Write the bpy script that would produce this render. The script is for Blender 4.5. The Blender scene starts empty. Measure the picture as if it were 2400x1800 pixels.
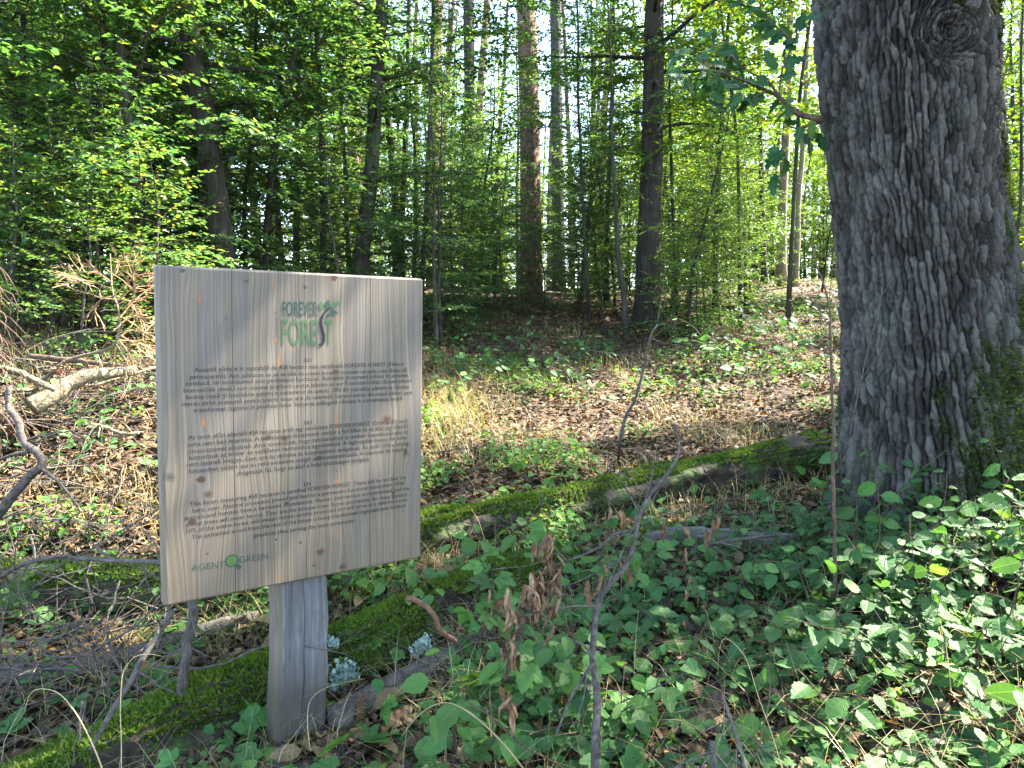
import bpy, math
import numpy as np
from mathutils import Matrix, Vector

# ---------------------------------------------------------------- camera, sky, sun, exposure
scene = bpy.context.scene
COL = scene.collection
EYE = 1.36
FPX = 1603.0                      # focal length, in pixels of a picture 2212 wide
PITCH = math.atan(110.5 / FPX)
cam_data = bpy.data.cameras.new("camera")
cam_data.sensor_width = 36.0
cam_data.lens = FPX / 2212.0 * 36.0
cam_data.clip_start = 0.05
cam_data.clip_end = 2000.0
cam = bpy.data.objects.new("camera", cam_data)
COL.objects.link(cam)
cam.location = (0, 0, EYE)
cam.rotation_euler = (math.pi / 2 - PITCH, 0, 0)
scene.camera = cam

SUN_AZ, SUN_EL = math.radians(66), math.radians(49)
SUN = np.array([math.sin(SUN_AZ) * math.cos(SUN_EL), math.cos(SUN_AZ) * math.cos(SUN_EL), math.sin(SUN_EL)])
world = bpy.data.worlds.new("World")
scene.world = world
world.use_nodes = True
wn = world.node_tree
sky = wn.nodes.new("ShaderNodeTexSky")
sky.sky_type = 'NISHITA'
sky.sun_disc = False
sky.sun_elevation = SUN_EL
sky.sun_rotation = SUN_AZ
wn.links.new(sky.outputs[0], wn.nodes["Background"].inputs[0])
wn.nodes["Background"].inputs[1].default_value = 0.12
sun_data = bpy.data.lights.new("sun", 'SUN')
sun_data.energy = 5.0
sun_data.angle = math.radians(0.55)
sun_data.color = (1.0, 0.93, 0.80)
sun = bpy.data.objects.new("sun", sun_data)
sun.rotation_euler = Vector(SUN).to_track_quat('Z', 'Y').to_euler()
sun.location = (20, 20, 30)
COL.objects.link(sun)
scene.view_settings.view_transform = 'Standard'
scene.view_settings.look = 'None'
scene.view_settings.gamma = 1.0
scene.view_settings.use_curve_mapping = False
scene.view_settings.exposure = 3.6
scene.render.engine = 'CYCLES'
cy = scene.cycles
cy.max_bounces = 12
cy.diffuse_bounces = 8
cy.glossy_bounces = 2
cy.transmission_bounces = 10
cy.transparent_max_bounces = 4
cy.caustics_reflective = False
cy.caustics_refractive = False
cy.use_denoising = True
cy.sample_clamp_indirect = 8.0

# ---------------------------------------------------------------- view helpers (to measure places on the ground)
CAM = np.array([0, 0, EYE])
FW = np.array([0, math.cos(PITCH), -math.sin(PITCH)])
UP = np.array([0, math.sin(PITCH), math.cos(PITCH)])


def ray(u, v):
    return FW + np.array([1.0, 0, 0]) * (u - 1106) / FPX + UP * (829.5 - v) / FPX


def P(u, v, d):
    return CAM + ray(u, v) * d


RG = np.random.default_rng(11)


def hsh(i, j, seed):
    i = i.astype(np.int64); j = j.astype(np.int64)
    h = (i * 374761393 + j * 668265263 + seed * 1442695041) & 0x7fffffff
    h = ((h ^ (h >> 13)) * 1274126177) & 0x7fffffff
    h = ((h ^ (h >> 16)) * 668265263) & 0x7fffffff
    return ((h ^ (h >> 15)) & 0xffffff) / float(0xffffff)


def noise2(x, y, seed=0):
    x = np.asarray(x, float); y = np.asarray(y, float)
    i = np.floor(x); j = np.floor(y)
    fx = x - i; fy = y - j
    fx = fx * fx * (3 - 2 * fx); fy = fy * fy * (3 - 2 * fy)
    a = hsh(i, j, seed); b = hsh(i + 1, j, seed); c = hsh(i, j + 1, seed); d = hsh(i + 1, j + 1, seed)
    return (a * (1 - fx) + b * fx) * (1 - fy) + (c * (1 - fx) + d * fx) * fy


def fbm(x, y, seed=0, o=3):
    s = 0; a = 0.5; t = 0
    for k in range(o):
        s = s + a * noise2(x * 2 ** k, y * 2 ** k, seed + k * 17); t += a; a *= 0.5
    return s / t


# ---------------------------------------------------------------- terrain height
def _warp(q):
    q = np.asarray(q, float)
    return np.arcsinh(q / 6.0) * 6.0


_ctl = [P(650, 1640, 2.4), P(1100, 1740, 2.3), P(100, 1740, 2.3), P(2100, 1740, 2.0), P(1800, 1420, 2.9),
        P(1990, 1100, 4.1), P(1500, 1150, 4.0), P(1000, 1180, 3.9), P(400, 1300, 3.4), P(60, 1210, 3.6),
        P(1200, 900, 7.0), P(1700, 900, 7.0), P(300, 880, 5.2), P(0, 800, 5.6), P(950, 765, 9.0), P(1400, 700, 12.0),
        P(1145, 640, 16.0), P(1690, 610, 16.0), P(1000, 645, 14.0), P(1800, 645, 13.0), P(500, 700, 9.0),
        P(100, 700, 8.0), P(2320, 720, 10.0), P(2400, 1000, 4.5), P(1500, 780, 9.0),
        (0, 0, 0), (-2, 0.3, 0), (2, 0.3, 0.1), (0, -6, -0.1), (0, -30, -0.5), (-8, 0, 0.2), (8, 0, 0.5), (-15, -10, 0), (15, -10, 0.2),
        (0, 20, 2.55), (-11, 21, 2.5), (11, 21, 2.7), (0, 27, 2.35), (-20, 27, 2.2), (20, 27, 2.6), (-15, 10, 1.6), (15, 10, 1.7), (0, 45, 1.9), (-60, 60, 2.0), (60, 60, 2.5),
        (0, 120, 0.5), (-220, 250, -4), (220, 250, -4), (-200, -30, -2), (200, -30, -2), (0, 280, -5)]
_ctl = np.array([tuple(c) for c in _ctl])
_cw = _warp(_ctl[:, :2])


def _tps(r2):
    return np.where(r2 > 1e-12, 0.5 * r2 * np.log(np.maximum(r2, 1e-12)), 0.0)


_n = len(_ctl)
_K = _tps(((_cw[:, None] - _cw[None]) ** 2).sum(-1)) + np.eye(_n) * 0.25
_Q = np.c_[np.ones(_n), _cw]
_A = np.block([[_K, _Q], [_Q.T, np.zeros((3, 3))]])
_S = np.linalg.solve(_A, np.r_[_ctl[:, 2], 0, 0, 0])


def gz(x, y):
    x = np.atleast_1d(np.asarray(x, float)); y = np.atleast_1d(np.asarray(y, float))
    w = _warp(np.stack([x, y], -1))
    out = np.zeros(len(x))
    for s in range(0, len(x), 20000):
        ww = w[s:s + 20000]
        out[s:s + 20000] = _tps(((ww[:, None] - _cw[None]) ** 2).sum(-1)) @ _S[:_n] + _S[_n] + ww @ _S[_n + 1:]
    out += (fbm(x * 0.9 + 40, y * 0.9 + 40, 3, 3) - 0.5) * 0.13 + (noise2(x * 5, y * 5, 9) - 0.5) * 0.03
    return out


def g1(x, y):
    return float(gz([x], [y])[0])


def G(u, v, h=0.0, dmin=1.2, dmax=60.0):
    """the point where a line of sight first comes down to h above the ground"""
    r = ray(u, v)
    d = np.geomspace(dmin, dmax, 500)
    p = CAM[None] + r[None] * d[:, None]
    below = p[:, 2] - gz(p[:, 0], p[:, 1]) - h < 0
    k = int(np.argmax(below)) if below.any() else len(d) - 1
    return p[k]


# ---------------------------------------------------------------- mesh helpers
class MB:
    """collects triangles and quads for ONE mesh object"""

    def __init__(self):
        self.v = []; self.f = []; self.n = 0; self.a = []; self.mi = []; self.uv = []

    def add(self, v, *faces, var=0.5, mat=0, uv=None):
        v = np.asarray(v, float).reshape(-1, 3)
        for f in faces:
            f = np.asarray(f, np.int64)
            if len(f):
                self.f.append(f + self.n); self.mi.append(np.full(len(f), mat))
        self.v.append(v)
        self.a.append(np.broadcast_to(np.asarray(var, float), (len(v),)).copy())
        self.uv.append(np.zeros((len(v), 2)) if uv is None else np.asarray(uv, float))
        self.n += len(v)
        return self

    def mesh(self, name, mats, smooth=False):
        me = bpy.data.meshes.new(name)
        v = np.concatenate(self.v); me.vertices.add(len(v))
        me.vertices.foreach_set("co", v.astype(np.float32).ravel())
        sizes = np.concatenate([np.full(len(f), f.shape[1]) for f in self.f])
        loops = np.concatenate([f.ravel() for f in self.f])
        me.loops.add(len(loops)); me.loops.foreach_set("vertex_index", loops.astype(np.int32))
        me.polygons.add(len(sizes))
        starts = np.r_[0, np.cumsum(sizes)[:-1]]
        me.polygons.foreach_set("loop_start", starts.astype(np.int32))
        me.polygons.foreach_set("material_index", np.concatenate(self.mi).astype(np.int32))
        me.polygons.foreach_set("use_smooth", np.full(len(sizes), bool(smooth)))
        at = me.attributes.new("var", 'FLOAT', 'POINT')
        at.data.foreach_set("value", np.concatenate(self.a).astype(np.float32))
        uv = np.concatenate(self.uv)
        if uv.any():
            ul = me.uv_layers.new(name="UVMap")
            ul.data.foreach_set("uv", uv[loops].astype(np.float32).ravel())
        for m in (mats if isinstance(mats, (list, tuple)) else [mats]):
            me.materials.append(m)
        me.update(calc_edges=True)
        return me

    def build(self, name, mats, parent=None, smooth=False, **props):
        o = bpy.data.objects.new(name, self.mesh(name, mats, smooth))
        COL.objects.link(o)
        if parent is not None:
            o.parent = parent
        for k, val in props.items():
            o[k] = val
        return o


def tag(o, label=None, cat=None, group=None, kind=None):
    if label: o["label"] = label
    if cat: o["category"] = cat
    if group: o["group"] = group
    if kind: o["kind"] = kind
    return o


def empty(name, loc=(0, 0, 0), label=None, cat=None, group=None, rz=0.0):
    o = bpy.data.objects.new(name, None)
    COL.objects.link(o)
    o.empty_display_size = 0.1
    o.location = tuple(map(float, loc)); o.rotation_euler = (0, 0, rz)
    return tag(o, label, cat, group)


def copy_tree(o, parent=None):
    c = o.copy(); COL.objects.link(c)
    if parent is not None:
        c.parent = parent
    for ch in o.children:
        copy_tree(ch, c)
    return c


def nrm(a):
    a = np.asarray(a, float)
    return a / np.maximum(np.linalg.norm(a, axis=-1, keepdims=True), 1e-9)


def smooth_path(pts, n):
    """Catmull-Rom through pts, n samples"""
    p = np.asarray(pts, float)
    if len(p) < 3:
        t = np.linspace(0, 1, n)[:, None]
        return p[0] * (1 - t) + p[-1] * t
    q = np.vstack([2 * p[0] - p[1], p, 2 * p[-1] - p[-2]])
    t = np.linspace(0, len(p) - 1 - 1e-6, n)
    k = t.astype(int); f = (t - k)[:, None]
    a, b, c, d = q[k], q[k + 1], q[k + 2], q[k + 3]
    return 0.5 * (2 * b + (c - a) * f + (2 * a - 5 * b + 4 * c - d) * f ** 2 + (3 * b - a - 3 * c + d) * f ** 3)


def tube(pts, rad, n=6, twist=0.0, cap=True):
    pts = np.asarray(pts, float); m = len(pts)
    rad = np.broadcast_to(np.asarray(rad, float), (m,))
    t = nrm(np.gradient(pts, axis=0))
    ref = np.array([0, 0, 1.0]) if abs(t[0, 2]) < 0.9 else np.array([1.0, 0, 0])
    a = nrm(np.cross(t[0], ref)); fr = [a]
    for i in range(1, m):
        a = a - t[i] * (a @ t[i]); a = nrm(a); fr.append(a)
    fr = np.array(fr); bi = np.cross(t, fr)
    th = np.linspace(0, 2 * math.pi, n, endpoint=False)
    v = pts[:, None] + rad[:, None, None] * (fr[:, None] * np.cos(th)[None, :, None] + bi[:, None] * np.sin(th)[None, :, None])
    v = v.reshape(-1, 3)
    i = np.arange(m - 1)[:, None] * n; j = np.arange(n)[None]; k = (j + 1) % n
    q = np.stack([i + j, i + k, i + n + k, i + n + j], -1).reshape(-1, 4)
    if not cap:
        return v, q
    v = np.vstack([v, pts[0], pts[-1]])
    c0, c1 = len(v) - 2, len(v) - 1
    jj = np.arange(n); kk = (jj + 1) % n
    tri = np.vstack([np.stack([kk, jj, np.full(n, c0)], -1), np.stack([(m - 1) * n + jj, (m - 1) * n + kk, np.full(n, c1)], -1)])
    return v, q, tri


def wander(p0, d, L, n, rng, wob=0.12, pull=(0, 0, 0)):
    p = np.array(p0, float); d = nrm(d); out = [p.copy()]
    for _ in range(n - 1):
        d = nrm(d + rng.normal(0, wob, 3) + np.asarray(pull))
        p = p + d * L / (n - 1); out.append(p.copy())
    return np.array(out)


def frames(d, nrml):
    """columns side, along, normal"""
    d = nrm(d); s = nrm(np.cross(d, nrml)); n = np.cross(s, d)
    return np.stack([s, d, n], -1)


def stamp(mb, tv, tf, pos, d, nrml, size, var, mat=0, wide=None):
    M = frames(d, nrml)
    sz = np.broadcast_to(np.asarray(size, float), (len(pos),))
    t = np.broadcast_to(tv, (len(pos),) + tv.shape) * sz[:, None, None]
    if wide is not None:
        t = t * np.stack([wide, np.ones_like(wide), wide], -1)[:, None, :]
    v = np.einsum('kij,kvj->kvi', M, t) + np.asarray(pos)[:, None]
    f = (tf[None] + (np.arange(len(pos)) * len(tv))[:, None, None]).reshape(-1, tf.shape[1])
    mb.add(v.reshape(-1, 3), f, var=np.repeat(np.broadcast_to(var, (len(pos),)), len(tv)), mat=mat)


# leaf shapes, length 1 along +y, face +z
LEAF2 = (np.array([[0, 0, 0], [-.30, .45, .07], [0, 1, -.06], [.30, .45, .07]]), np.array([[0, 2, 1], [0, 3, 2]]))
LEAF4 = (np.array([[0, 0, 0], [-.27, .30, .07], [-.22, .68, .04], [0, 1, -.1], [.22, .68, .04], [.27, .30, .07], [0, .5, 0]]),
         np.array([[0, 6, 1], [1, 6, 2], [2, 6, 3], [3, 6, 4], [4, 6, 5], [5, 6, 0]]))

# ---------------------------------------------------------------- materials
def new_mat(name):
    m = bpy.data.materials.new(name); m.use_nodes = True
    nt = m.node_tree; nt.nodes.clear()
    return m, nt


class NT:
    def __init__(self, nt):
        self.nt = nt

    def n(self, typ, **kw):
        nd = self.nt.nodes.new("ShaderNode" + typ)
        for k, v in kw.items():
            if k.startswith("i_"):
                key = k[2:]
                key = int(key) if key.isdigit() else key
                self.set(nd.inputs[key], v)
            else:
                setattr(nd, k, v)
        return nd

    def set(self, sock, v):
        if isinstance(v, bpy.types.NodeSocket):
            self.nt.links.new(v, sock)
        elif isinstance(v, (tuple, list)) and len(v) == 3 and len(sock.default_value) == 4:
            sock.default_value = (*v, 1)
        else:
            sock.default_value = v

    def math(self, op, a, b=0.0, c=None, clamp=False):
        nd = self.n("Math", operation=op, i_0=a, i_1=b, use_clamp=clamp)
        if c is not None:
            self.set(nd.inputs[2], c)
        return nd.outputs[0]

    def vmath(self, op, a, b=(0, 0, 0)):
        return self.n("VectorMath", operation=op, i_0=a, i_1=b).outputs[0]

    def mix(self, f, a, b, blend='MIX'):
        nd = self.n("Mix", data_type='RGBA', blend_type=blend)
        self.set(nd.inputs[0], f); self.set(nd.inputs[6], a); self.set(nd.inputs[7], b)
        return nd.outputs[2]

    def ramp(self, f, stops, interp='LINEAR'):
        nd = self.n("ValToRGB", i_0=f); cr = nd.color_ramp; cr.interpolation = interp
        while len(cr.elements) < len(stops):
            cr.elements.new(0.5)
        for e, (p, c) in zip(cr.elements, stops):
            e.position = p; e.color = (*c, 1) if len(c) == 3 else c
        return nd.outputs[0]

    def noise(self, vec, scale, detail=3.0, rough=0.55, dist=0.0, out=0):
        return self.n("TexNoise", i_Vector=vec, i_Scale=scale, i_Detail=detail, i_Roughness=rough, i_Distortion=dist).outputs[out]

    def stretch(self, vec, s):
        return self.n("Mapping", i_Vector=vec, i_Scale=s).outputs[0]

    def out(self, sh):
        o = self.n("OutputMaterial"); self.nt.links.new(sh, o.inputs[0])

    def bump(self, h, strength=0.5, dist=0.01):
        return self.n("Bump", i_Strength=strength, i_Distance=dist, i_Height=h).outputs[0]

    def pbsdf(self, col, rough=0.7, spec=0.4, normal=None):
        nd = self.n("BsdfPrincipled")
        self.set(nd.inputs["Base Color"], col); self.set(nd.inputs["Roughness"], rough)
        self.set(nd.inputs["Specular IOR Level"], spec)
        if normal is not None:
            self.set(nd.inputs["Normal"], normal)
        return nd.outputs[0]


def leaf_mat(name, stops, trans=0.4, rough=0.42, spec=0.45, tmul=(1.45, 1.30, 0.55), veins=False, hv=0.03):
    m, nt = new_mat(name); t = NT(nt)
    at = t.n("Attribute", attribute_name="var")
    oi = t.n("ObjectInfo")
    f = t.math('ADD', at.outputs["Fac"], t.math('MULTIPLY', t.math('SUBTRACT', oi.outputs["Random"], 0.5), 0.35))
    col = t.ramp(f, stops)
    hs = t.n("HueSaturation", i_Color=col)
    t.set(hs.inputs["Hue"], t.math('ADD', 0.5 - hv / 2, t.math('MULTIPLY', oi.outputs["Random"], hv)))
    t.set(hs.inputs["Value"], t.math('ADD', 0.85, t.math('MULTIPLY', oi.outputs["Random"], 0.3)))
    col = hs.outputs[0]
    normal = None
    if veins:
        uv = t.n("UVMap").outputs[0]
        sx = t.n("SeparateXYZ", i_0=uv)
        mid = t.math('SUBTRACT', 1.0, t.math('MULTIPLY', t.math('ABSOLUTE', sx.outputs[0]), 28.0), clamp=True)
        lat = t.math('SUBTRACT', t.math('MULTIPLY', sx.outputs[1], 13.0), t.math('MULTIPLY', t.math('ABSOLUTE', sx.outputs[0]), 11.0))
        tri = t.math('PINGPONG', lat, 0.5)
        latv = t.math('SUBTRACT', 1.0, t.math('MULTIPLY', tri, 7.0), clamp=True)
        vein = t.math('MAXIMUM', mid, t.math('MULTIPLY', latv, 0.6))
        blot = t.noise(t.n("TexCoord").outputs["Object"], 9.0, 3)
        col = t.mix(t.math('MULTIPLY', blot, 0.35), col, t.mix(1.0, col, (0.6, 0.75, 0.5), 'MULTIPLY'))
        col = t.mix(t.math('MULTIPLY', vein, 0.28), col, (0.15, 0.23, 0.09))
        hgt = t.math('SUBTRACT', t.math('MULTIPLY', tri, 1.0), t.math('MULTIPLY', mid, 0.5))
        normal = t.bump(hgt, 0.30, 0.005)
    pb = t.pbsdf(col, rough, spec, normal)
    tc = t.mix(1.0, col, tmul, 'MULTIPLY')
    tr = t.n("BsdfTranslucent", i_Color=tc)
    if normal is not None:
        t.set(tr.inputs["Normal"], normal)
    mx = t.n("MixShader", i_0=trans); t.nt.links.new(pb, mx.inputs[1]); t.nt.links.new(tr.outputs[0], mx.inputs[2])
    t.out(mx.outputs[0])
    return m


def bark_mat(name, c_dark, c_mid, c_light, scale=(14, 14, 2.2), bump=0.9, dist=0.02, moss=0.0, rough=0.9):
    m, nt = new_mat(name); t = NT(nt)
    co = t.n("TexCoord").outputs["Object"]
    sv = t.stretch(co, scale)
    n1 = t.noise(sv, 1.6, 5, 0.62, 0.4)
    vo = t.n("TexVoronoi", feature='DISTANCE_TO_EDGE', i_Vector=t.vmath('ADD', sv, t.vmath('MULTIPLY', t.noise(sv, 1.2, 3, out=1), (1.4, 1.4, 1.4))), i_Scale=1.0)
    edge = t.math('MULTIPLY', vo.outputs["Distance"], 3.0, clamp=True)
    col = t.ramp(n1, [(0.28, c_dark), (0.5, c_mid), (0.72, c_light)])
    patch = t.noise(co, 2.3, 3, 0.6)
    col = t.mix(t.math('MULTIPLY', t.math('SUBTRACT', patch, 0.45, clamp=True), 1.6, clamp=True), col, c_light)
    if moss > 0:
        mn = t.noise(co, 5.0, 5, 0.7)
        mk = t.math('MULTIPLY', t.math('SUBTRACT', mn, 1.0 - moss, clamp=True), 6.0, clamp=True)
        col = t.mix(mk, col, (0.045, 0.085, 0.02))
    h = t.math('ADD', t.math('MULTIPLY', edge, 0.8), t.math('MULTIPLY', n1, 0.6))
    t.out(t.pbsdf(col, rough, 0.2, t.bump(h, bump, dist)))
    return m


M = {}
G_ = lambda r, g, b: (r, g, b)
# greens: hornbeam of the thicket, yellow-green with sunlight put into the colour, far mass
M["hornbeam"] = leaf_mat("hornbeam_leaf", [(0.0, (0.030, 0.090, 0.036)), (0.45, (0.058, 0.142, 0.044)), (0.86, (0.100, 0.190, 0.046)), (0.97, (0.20, 0.21, 0.03))], 0.48)
M["bright"] = leaf_mat("sun_tinted_leaf", tmul=(1.5, 1.5, 0.4), trans=0.5, stops=[(0.0, (0.055, 0.125, 0.018)), (0.5, (0.09, 0.165, 0.022)), (0.88, (0.14, 0.19, 0.025)), (0.98, (0.26, 0.17, 0.03))])
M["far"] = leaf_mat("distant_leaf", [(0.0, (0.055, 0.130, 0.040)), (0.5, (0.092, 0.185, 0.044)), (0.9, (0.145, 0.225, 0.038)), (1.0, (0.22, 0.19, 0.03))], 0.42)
M["needle"] = leaf_mat("pine_needle", [(0.0, (0.018, 0.048, 0.022)), (1.0, (0.045, 0.085, 0.035))], 0.2, tmul=(1.2, 1.2, 0.6))
M["seedling"] = leaf_mat("seedling_leaf", [(0.0, (0.018, 0.066, 0.022)), (0.45, (0.056, 0.136, 0.036)), (0.8, (0.100, 0.186, 0.040)), (0.93, (0.13, 0.19, 0.04)), (1.0, (0.26, 0.24, 0.05))], 0.38, 0.55, 0.28, veins=True)
M["bramble"] = leaf_mat("bramble_leaf", [(0.0, (0.028, 0.092, 0.022)), (0.5, (0.054, 0.150, 0.028)), (1.0, (0.105, 0.200, 0.034))], 0.4, 0.5, 0.35, veins=True)
M["oakleaf"] = leaf_mat("oak_leaf", [(0.0, (0.014, 0.070, 0.036)), (0.6, (0.024, 0.095, 0.036)), (0.88, (0.10, 0.16, 0.02)), (0.95, (0.34, 0.15, 0.02)), (1.0, (0.30, 0.09, 0.02))], 0.42, 0.5, 0.3, veins=True)
M["cover"] = leaf_mat("ground_cover_leaf", [(0.0, (0.035, 0.100, 0.030)), (0.5, (0.065, 0.150, 0.036)), (0.9, (0.12, 0.20, 0.030)), (1.0, (0.26, 0.22, 0.04))], 0.45, 0.65, 0.15, tmul=(1.4, 1.45, 0.4))
M["litter"] = leaf_mat("dead_leaf", [(0.0, (0.022, 0.014, 0.008)), (0.35, (0.060, 0.036, 0.019)), (0.62, (0.125, 0.083, 0.036)), (0.84, (0.22, 0.160, 0.075)), (0.95, (0.36, 0.14, 0.03)), (1.0, (0.40, 0.28, 0.04))], 0.18, 0.65, 0.3, tmul=(1.3, 0.9, 0.5), hv=0.0)
M["curl"] = leaf_mat("curled_leaf", [(0.0, (0.050, 0.028, 0.016)), (0.5, (0.120, 0.066, 0.035)), (1.0, (0.26, 0.155, 0.085))], 0.22, 0.6, 0.3, tmul=(1.3, 0.9, 0.5), hv=0.0)
M["grass"] = leaf_mat("grass_blade", [(0.0, (0.035, 0.095, 0.020)), (0.4, (0.075, 0.130, 0.025)), (0.55, (0.22, 0.19, 0.08)), (1.0, (0.42, 0.33, 0.18))], 0.3, 0.5, 0.3, hv=0.0)
M["moss"] = leaf_mat("moss_tuft", [(0.0, (0.016, 0.034, 0.007)), (0.45, (0.044, 0.086, 0.012)), (0.8, (0.085, 0.140, 0.018)), (1.0, (0.15, 0.175, 0.035))], 0.35, 0.8, 0.1, hv=0.0)
M["darkmoss"] = leaf_mat("dark_moss_tuft", [(0.0, (0.018, 0.034, 0.008)), (0.6, (0.042, 0.075, 0.012)), (1.0, (0.13, 0.15, 0.02))], 0.3, 0.8, 0.1, hv=0.0)
M["lichen"] = leaf_mat("lichen_lobe", [(0.0, (0.16, 0.25, 0.21)), (1.0, (0.38, 0.48, 0.42))], 0.1, 0.9, 0.1, tmul=(1, 1, 1), hv=0.0)
M["twig"] = bark_mat("grey_twig_bark", (0.026, 0.021, 0.017), (0.060, 0.050, 0.042), (0.125, 0.108, 0.093), (30, 30, 30), 0.5, 0.004)
M["brown_twig"] = bark_mat("brown_twig_bark", (0.03, 0.020, 0.014), (0.070, 0.046, 0.032), (0.13, 0.09, 0.064), (30, 30, 30), 0.5, 0.004)
M["orange_twig"] = bark_mat("dry_conifer_twig", (0.14, 0.074, 0.036), (0.27, 0.155, 0.080), (0.42, 0.28, 0.17), (30, 30, 30), 0.4, 0.003)
M["pale_wood"] = bark_mat("barkless_wood", (0.085, 0.064, 0.040), (0.155, 0.125, 0.080), (0.23, 0.195, 0.13), (13, 13, 13), 0.7, 0.010)
M["red_stick"] = bark_mat("reddish_stick_bark", (0.05, 0.024, 0.015), (0.11, 0.055, 0.034), (0.19, 0.11, 0.07), (30, 30, 30), 0.5, 0.004)
M["bark_grey"] = bark_mat("hornbeam_bark", (0.020, 0.018, 0.014), (0.042, 0.037, 0.031), (0.082, 0.075, 0.062), (10, 10, 2.5), 0.6, 0.012, moss=0.46)
M["bark_dark"] = bark_mat("dark_bark", (0.016, 0.013, 0.010), (0.032, 0.027, 0.022), (0.062, 0.054, 0.045), (12, 12, 2.2), 0.9, 0.02, moss=0.40)
M["bark_pine"] = bark_mat("pine_bark", (0.052, 0.031, 0.022), (0.130, 0.083, 0.060), (0.25, 0.17, 0.13), (12, 12, 3.0), 1.0, 0.03)
M["bark_pale"] = bark_mat("pale_bark", (0.11, 0.09, 0.06), (0.18, 0.15, 0.105), (0.27, 0.23, 0.17), (8, 8, 2), 0.35, 0.008, moss=0.36)


def ground_mat():
    m, nt = new_mat("forest_floor"); t = NT(nt)
    co = t.n("TexCoord").outputs["Object"]
    n1 = t.noise(co, 2.2, 6, 0.65)
    n2 = t.noise(co, 38.0, 4, 0.6)
    vo = t.n("TexVoronoi", i_Vector=t.vmath('ADD', co, t.vmath('MULTIPLY', t.noise(co, 12, 2, out=1), (0.08, 0.08, 0.08))), i_Scale=17.0)
    sp = t.n("SeparateColor", i_0=vo.outputs["Color"])
    leafc = t.ramp(sp.outputs[0], [(0.0, (0.035, 0.022, 0.014)), (0.4, (0.050, 0.031, 0.017)), (0.75, (0.088, 0.055, 0.030)), (1.0, (0.14, 0.095, 0.052))])
    soil = t.mix(n2, (0.018, 0.013, 0.009), (0.055, 0.038, 0.025))
    col = t.mix(t.math('MULTIPLY', t.math('SUBTRACT', n1, 0.25, clamp=True), 2.2, clamp=True), soil, leafc)
    h = t.math('ADD', t.math('MULTIPLY', sp.outputs[1], 0.7), t.math('MULTIPLY', n2, 0.5))
    t.out(t.pbsdf(col, 0.9, 0.2, t.bump(h, 0.8, 0.03)))
    return m


M["ground"] = ground_mat()
# ---------------------------------------------------------------- ground sheet
def build_ground():
    tx = np.linspace(-4.55, 4.55, 300); x = 5.0 * np.sinh(tx)
    ty = np.linspace(-3.4, 5.0, 300); y = 2.5 + 4.5 * np.sinh(ty * 0.98)
    X, Y = np.meshgrid(x, y)
    Z = gz(X.ravel(), Y.ravel())
    v = np.stack([X.ravel(), Y.ravel(), Z], -1)
    nx, ny = len(x), len(y)
    i = (np.arange(ny - 1)[:, None] * nx + np.arange(nx - 1)[None])
    q = np.stack([i, i + 1, i + nx + 1, i + nx], -1).reshape(-1, 4)
    mb = MB(); mb.add(v, q)
    tag(mb.build("ground", M["ground"], smooth=True), kind="structure")


build_ground()

# ---------------------------------------------------------------- trees
# sunlit places on the forest floor: crowns stay open towards the sun over them (x, y, radius x, radius y)
GLADES = [(-0.35, 7.1, 1.7, 1.5), (0.9, 7.6, 1.5, 1.2), (-2.5, 4.7, 1.35, 1.3), (2.9, 7.6, 1.2, 0.8), (-0.9, 5.9, 0.5, 0.5), (3.9, 11.0, 2.2, 1.0), (5.5, 14.5, 2.4, 1.2),
          (0.3, 12.6, 2.2, 0.8), (2.3, 12.2, 1.0, 0.8), (-1.2, 9.6, 0.9, 0.5), (2.1, 2.9, 0.35, 0.4), (2.6, 9.0, 0.8, 0.5), (1.2, 2.2, 0.15, 0.5), (2.6, 3.3, 0.5, 0.5), (2.1, 2.2, .3, .25), (-1.75, 1.85, .28, .22), (-1.38, 2.25, .2, .2), (-2.1, 2.2, .2, .15), (2.0, 2.5, .5, .35), (1.45, 2.75, .25, .16), (1.0, 3.1, .3, .2), (.7, 2.3, .12, .22), (1.6, 2.05, .22, .2), (0.2, 3.3, .3, .25), (.25, 2.5, .15, .15), (1.2, 2.45, .28, .25), (.55, 2.85, .28, .2), (.9, 2.0, .2, .2), (1.9, 3.2, .3, .2),
          (-2, 15, 2.2, 1.6), (1.2, 17, 2.2, 1.6), (-5, 12, 2.0, 1.5), (4.5, 18, 2.2, 1.6), (-8, 9, 1.6, 1.4), (-3.5, 19, 2.2, 1.6), (-6.5, 16, 2, 1.6)]


def shades_glade(p):
    """which points (world) would throw their shadow on one of the open places"""
    p = np.asarray(p, float)
    zg = 0.9 + np.zeros(len(p))
    for _ in range(3):
        k = (p[:, 2] - zg) / SUN[2]
        q = p - SUN * k[:, None]
        zg = gz(q[:, 0], np.clip(q[:, 1], -20, 40))
    bad = np.zeros(len(p), bool)
    wob = 0.72 + 0.56 * fbm(q[:, 0] * 1.7, q[:, 1] * 1.7, 77, 3)
    for gx, gy, rx, ry in GLADES:
        bad |= ((q[:, 0] - gx) / rx) ** 2 + ((q[:, 1] - gy) / ry) ** 2 < wob
    return bad


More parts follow.
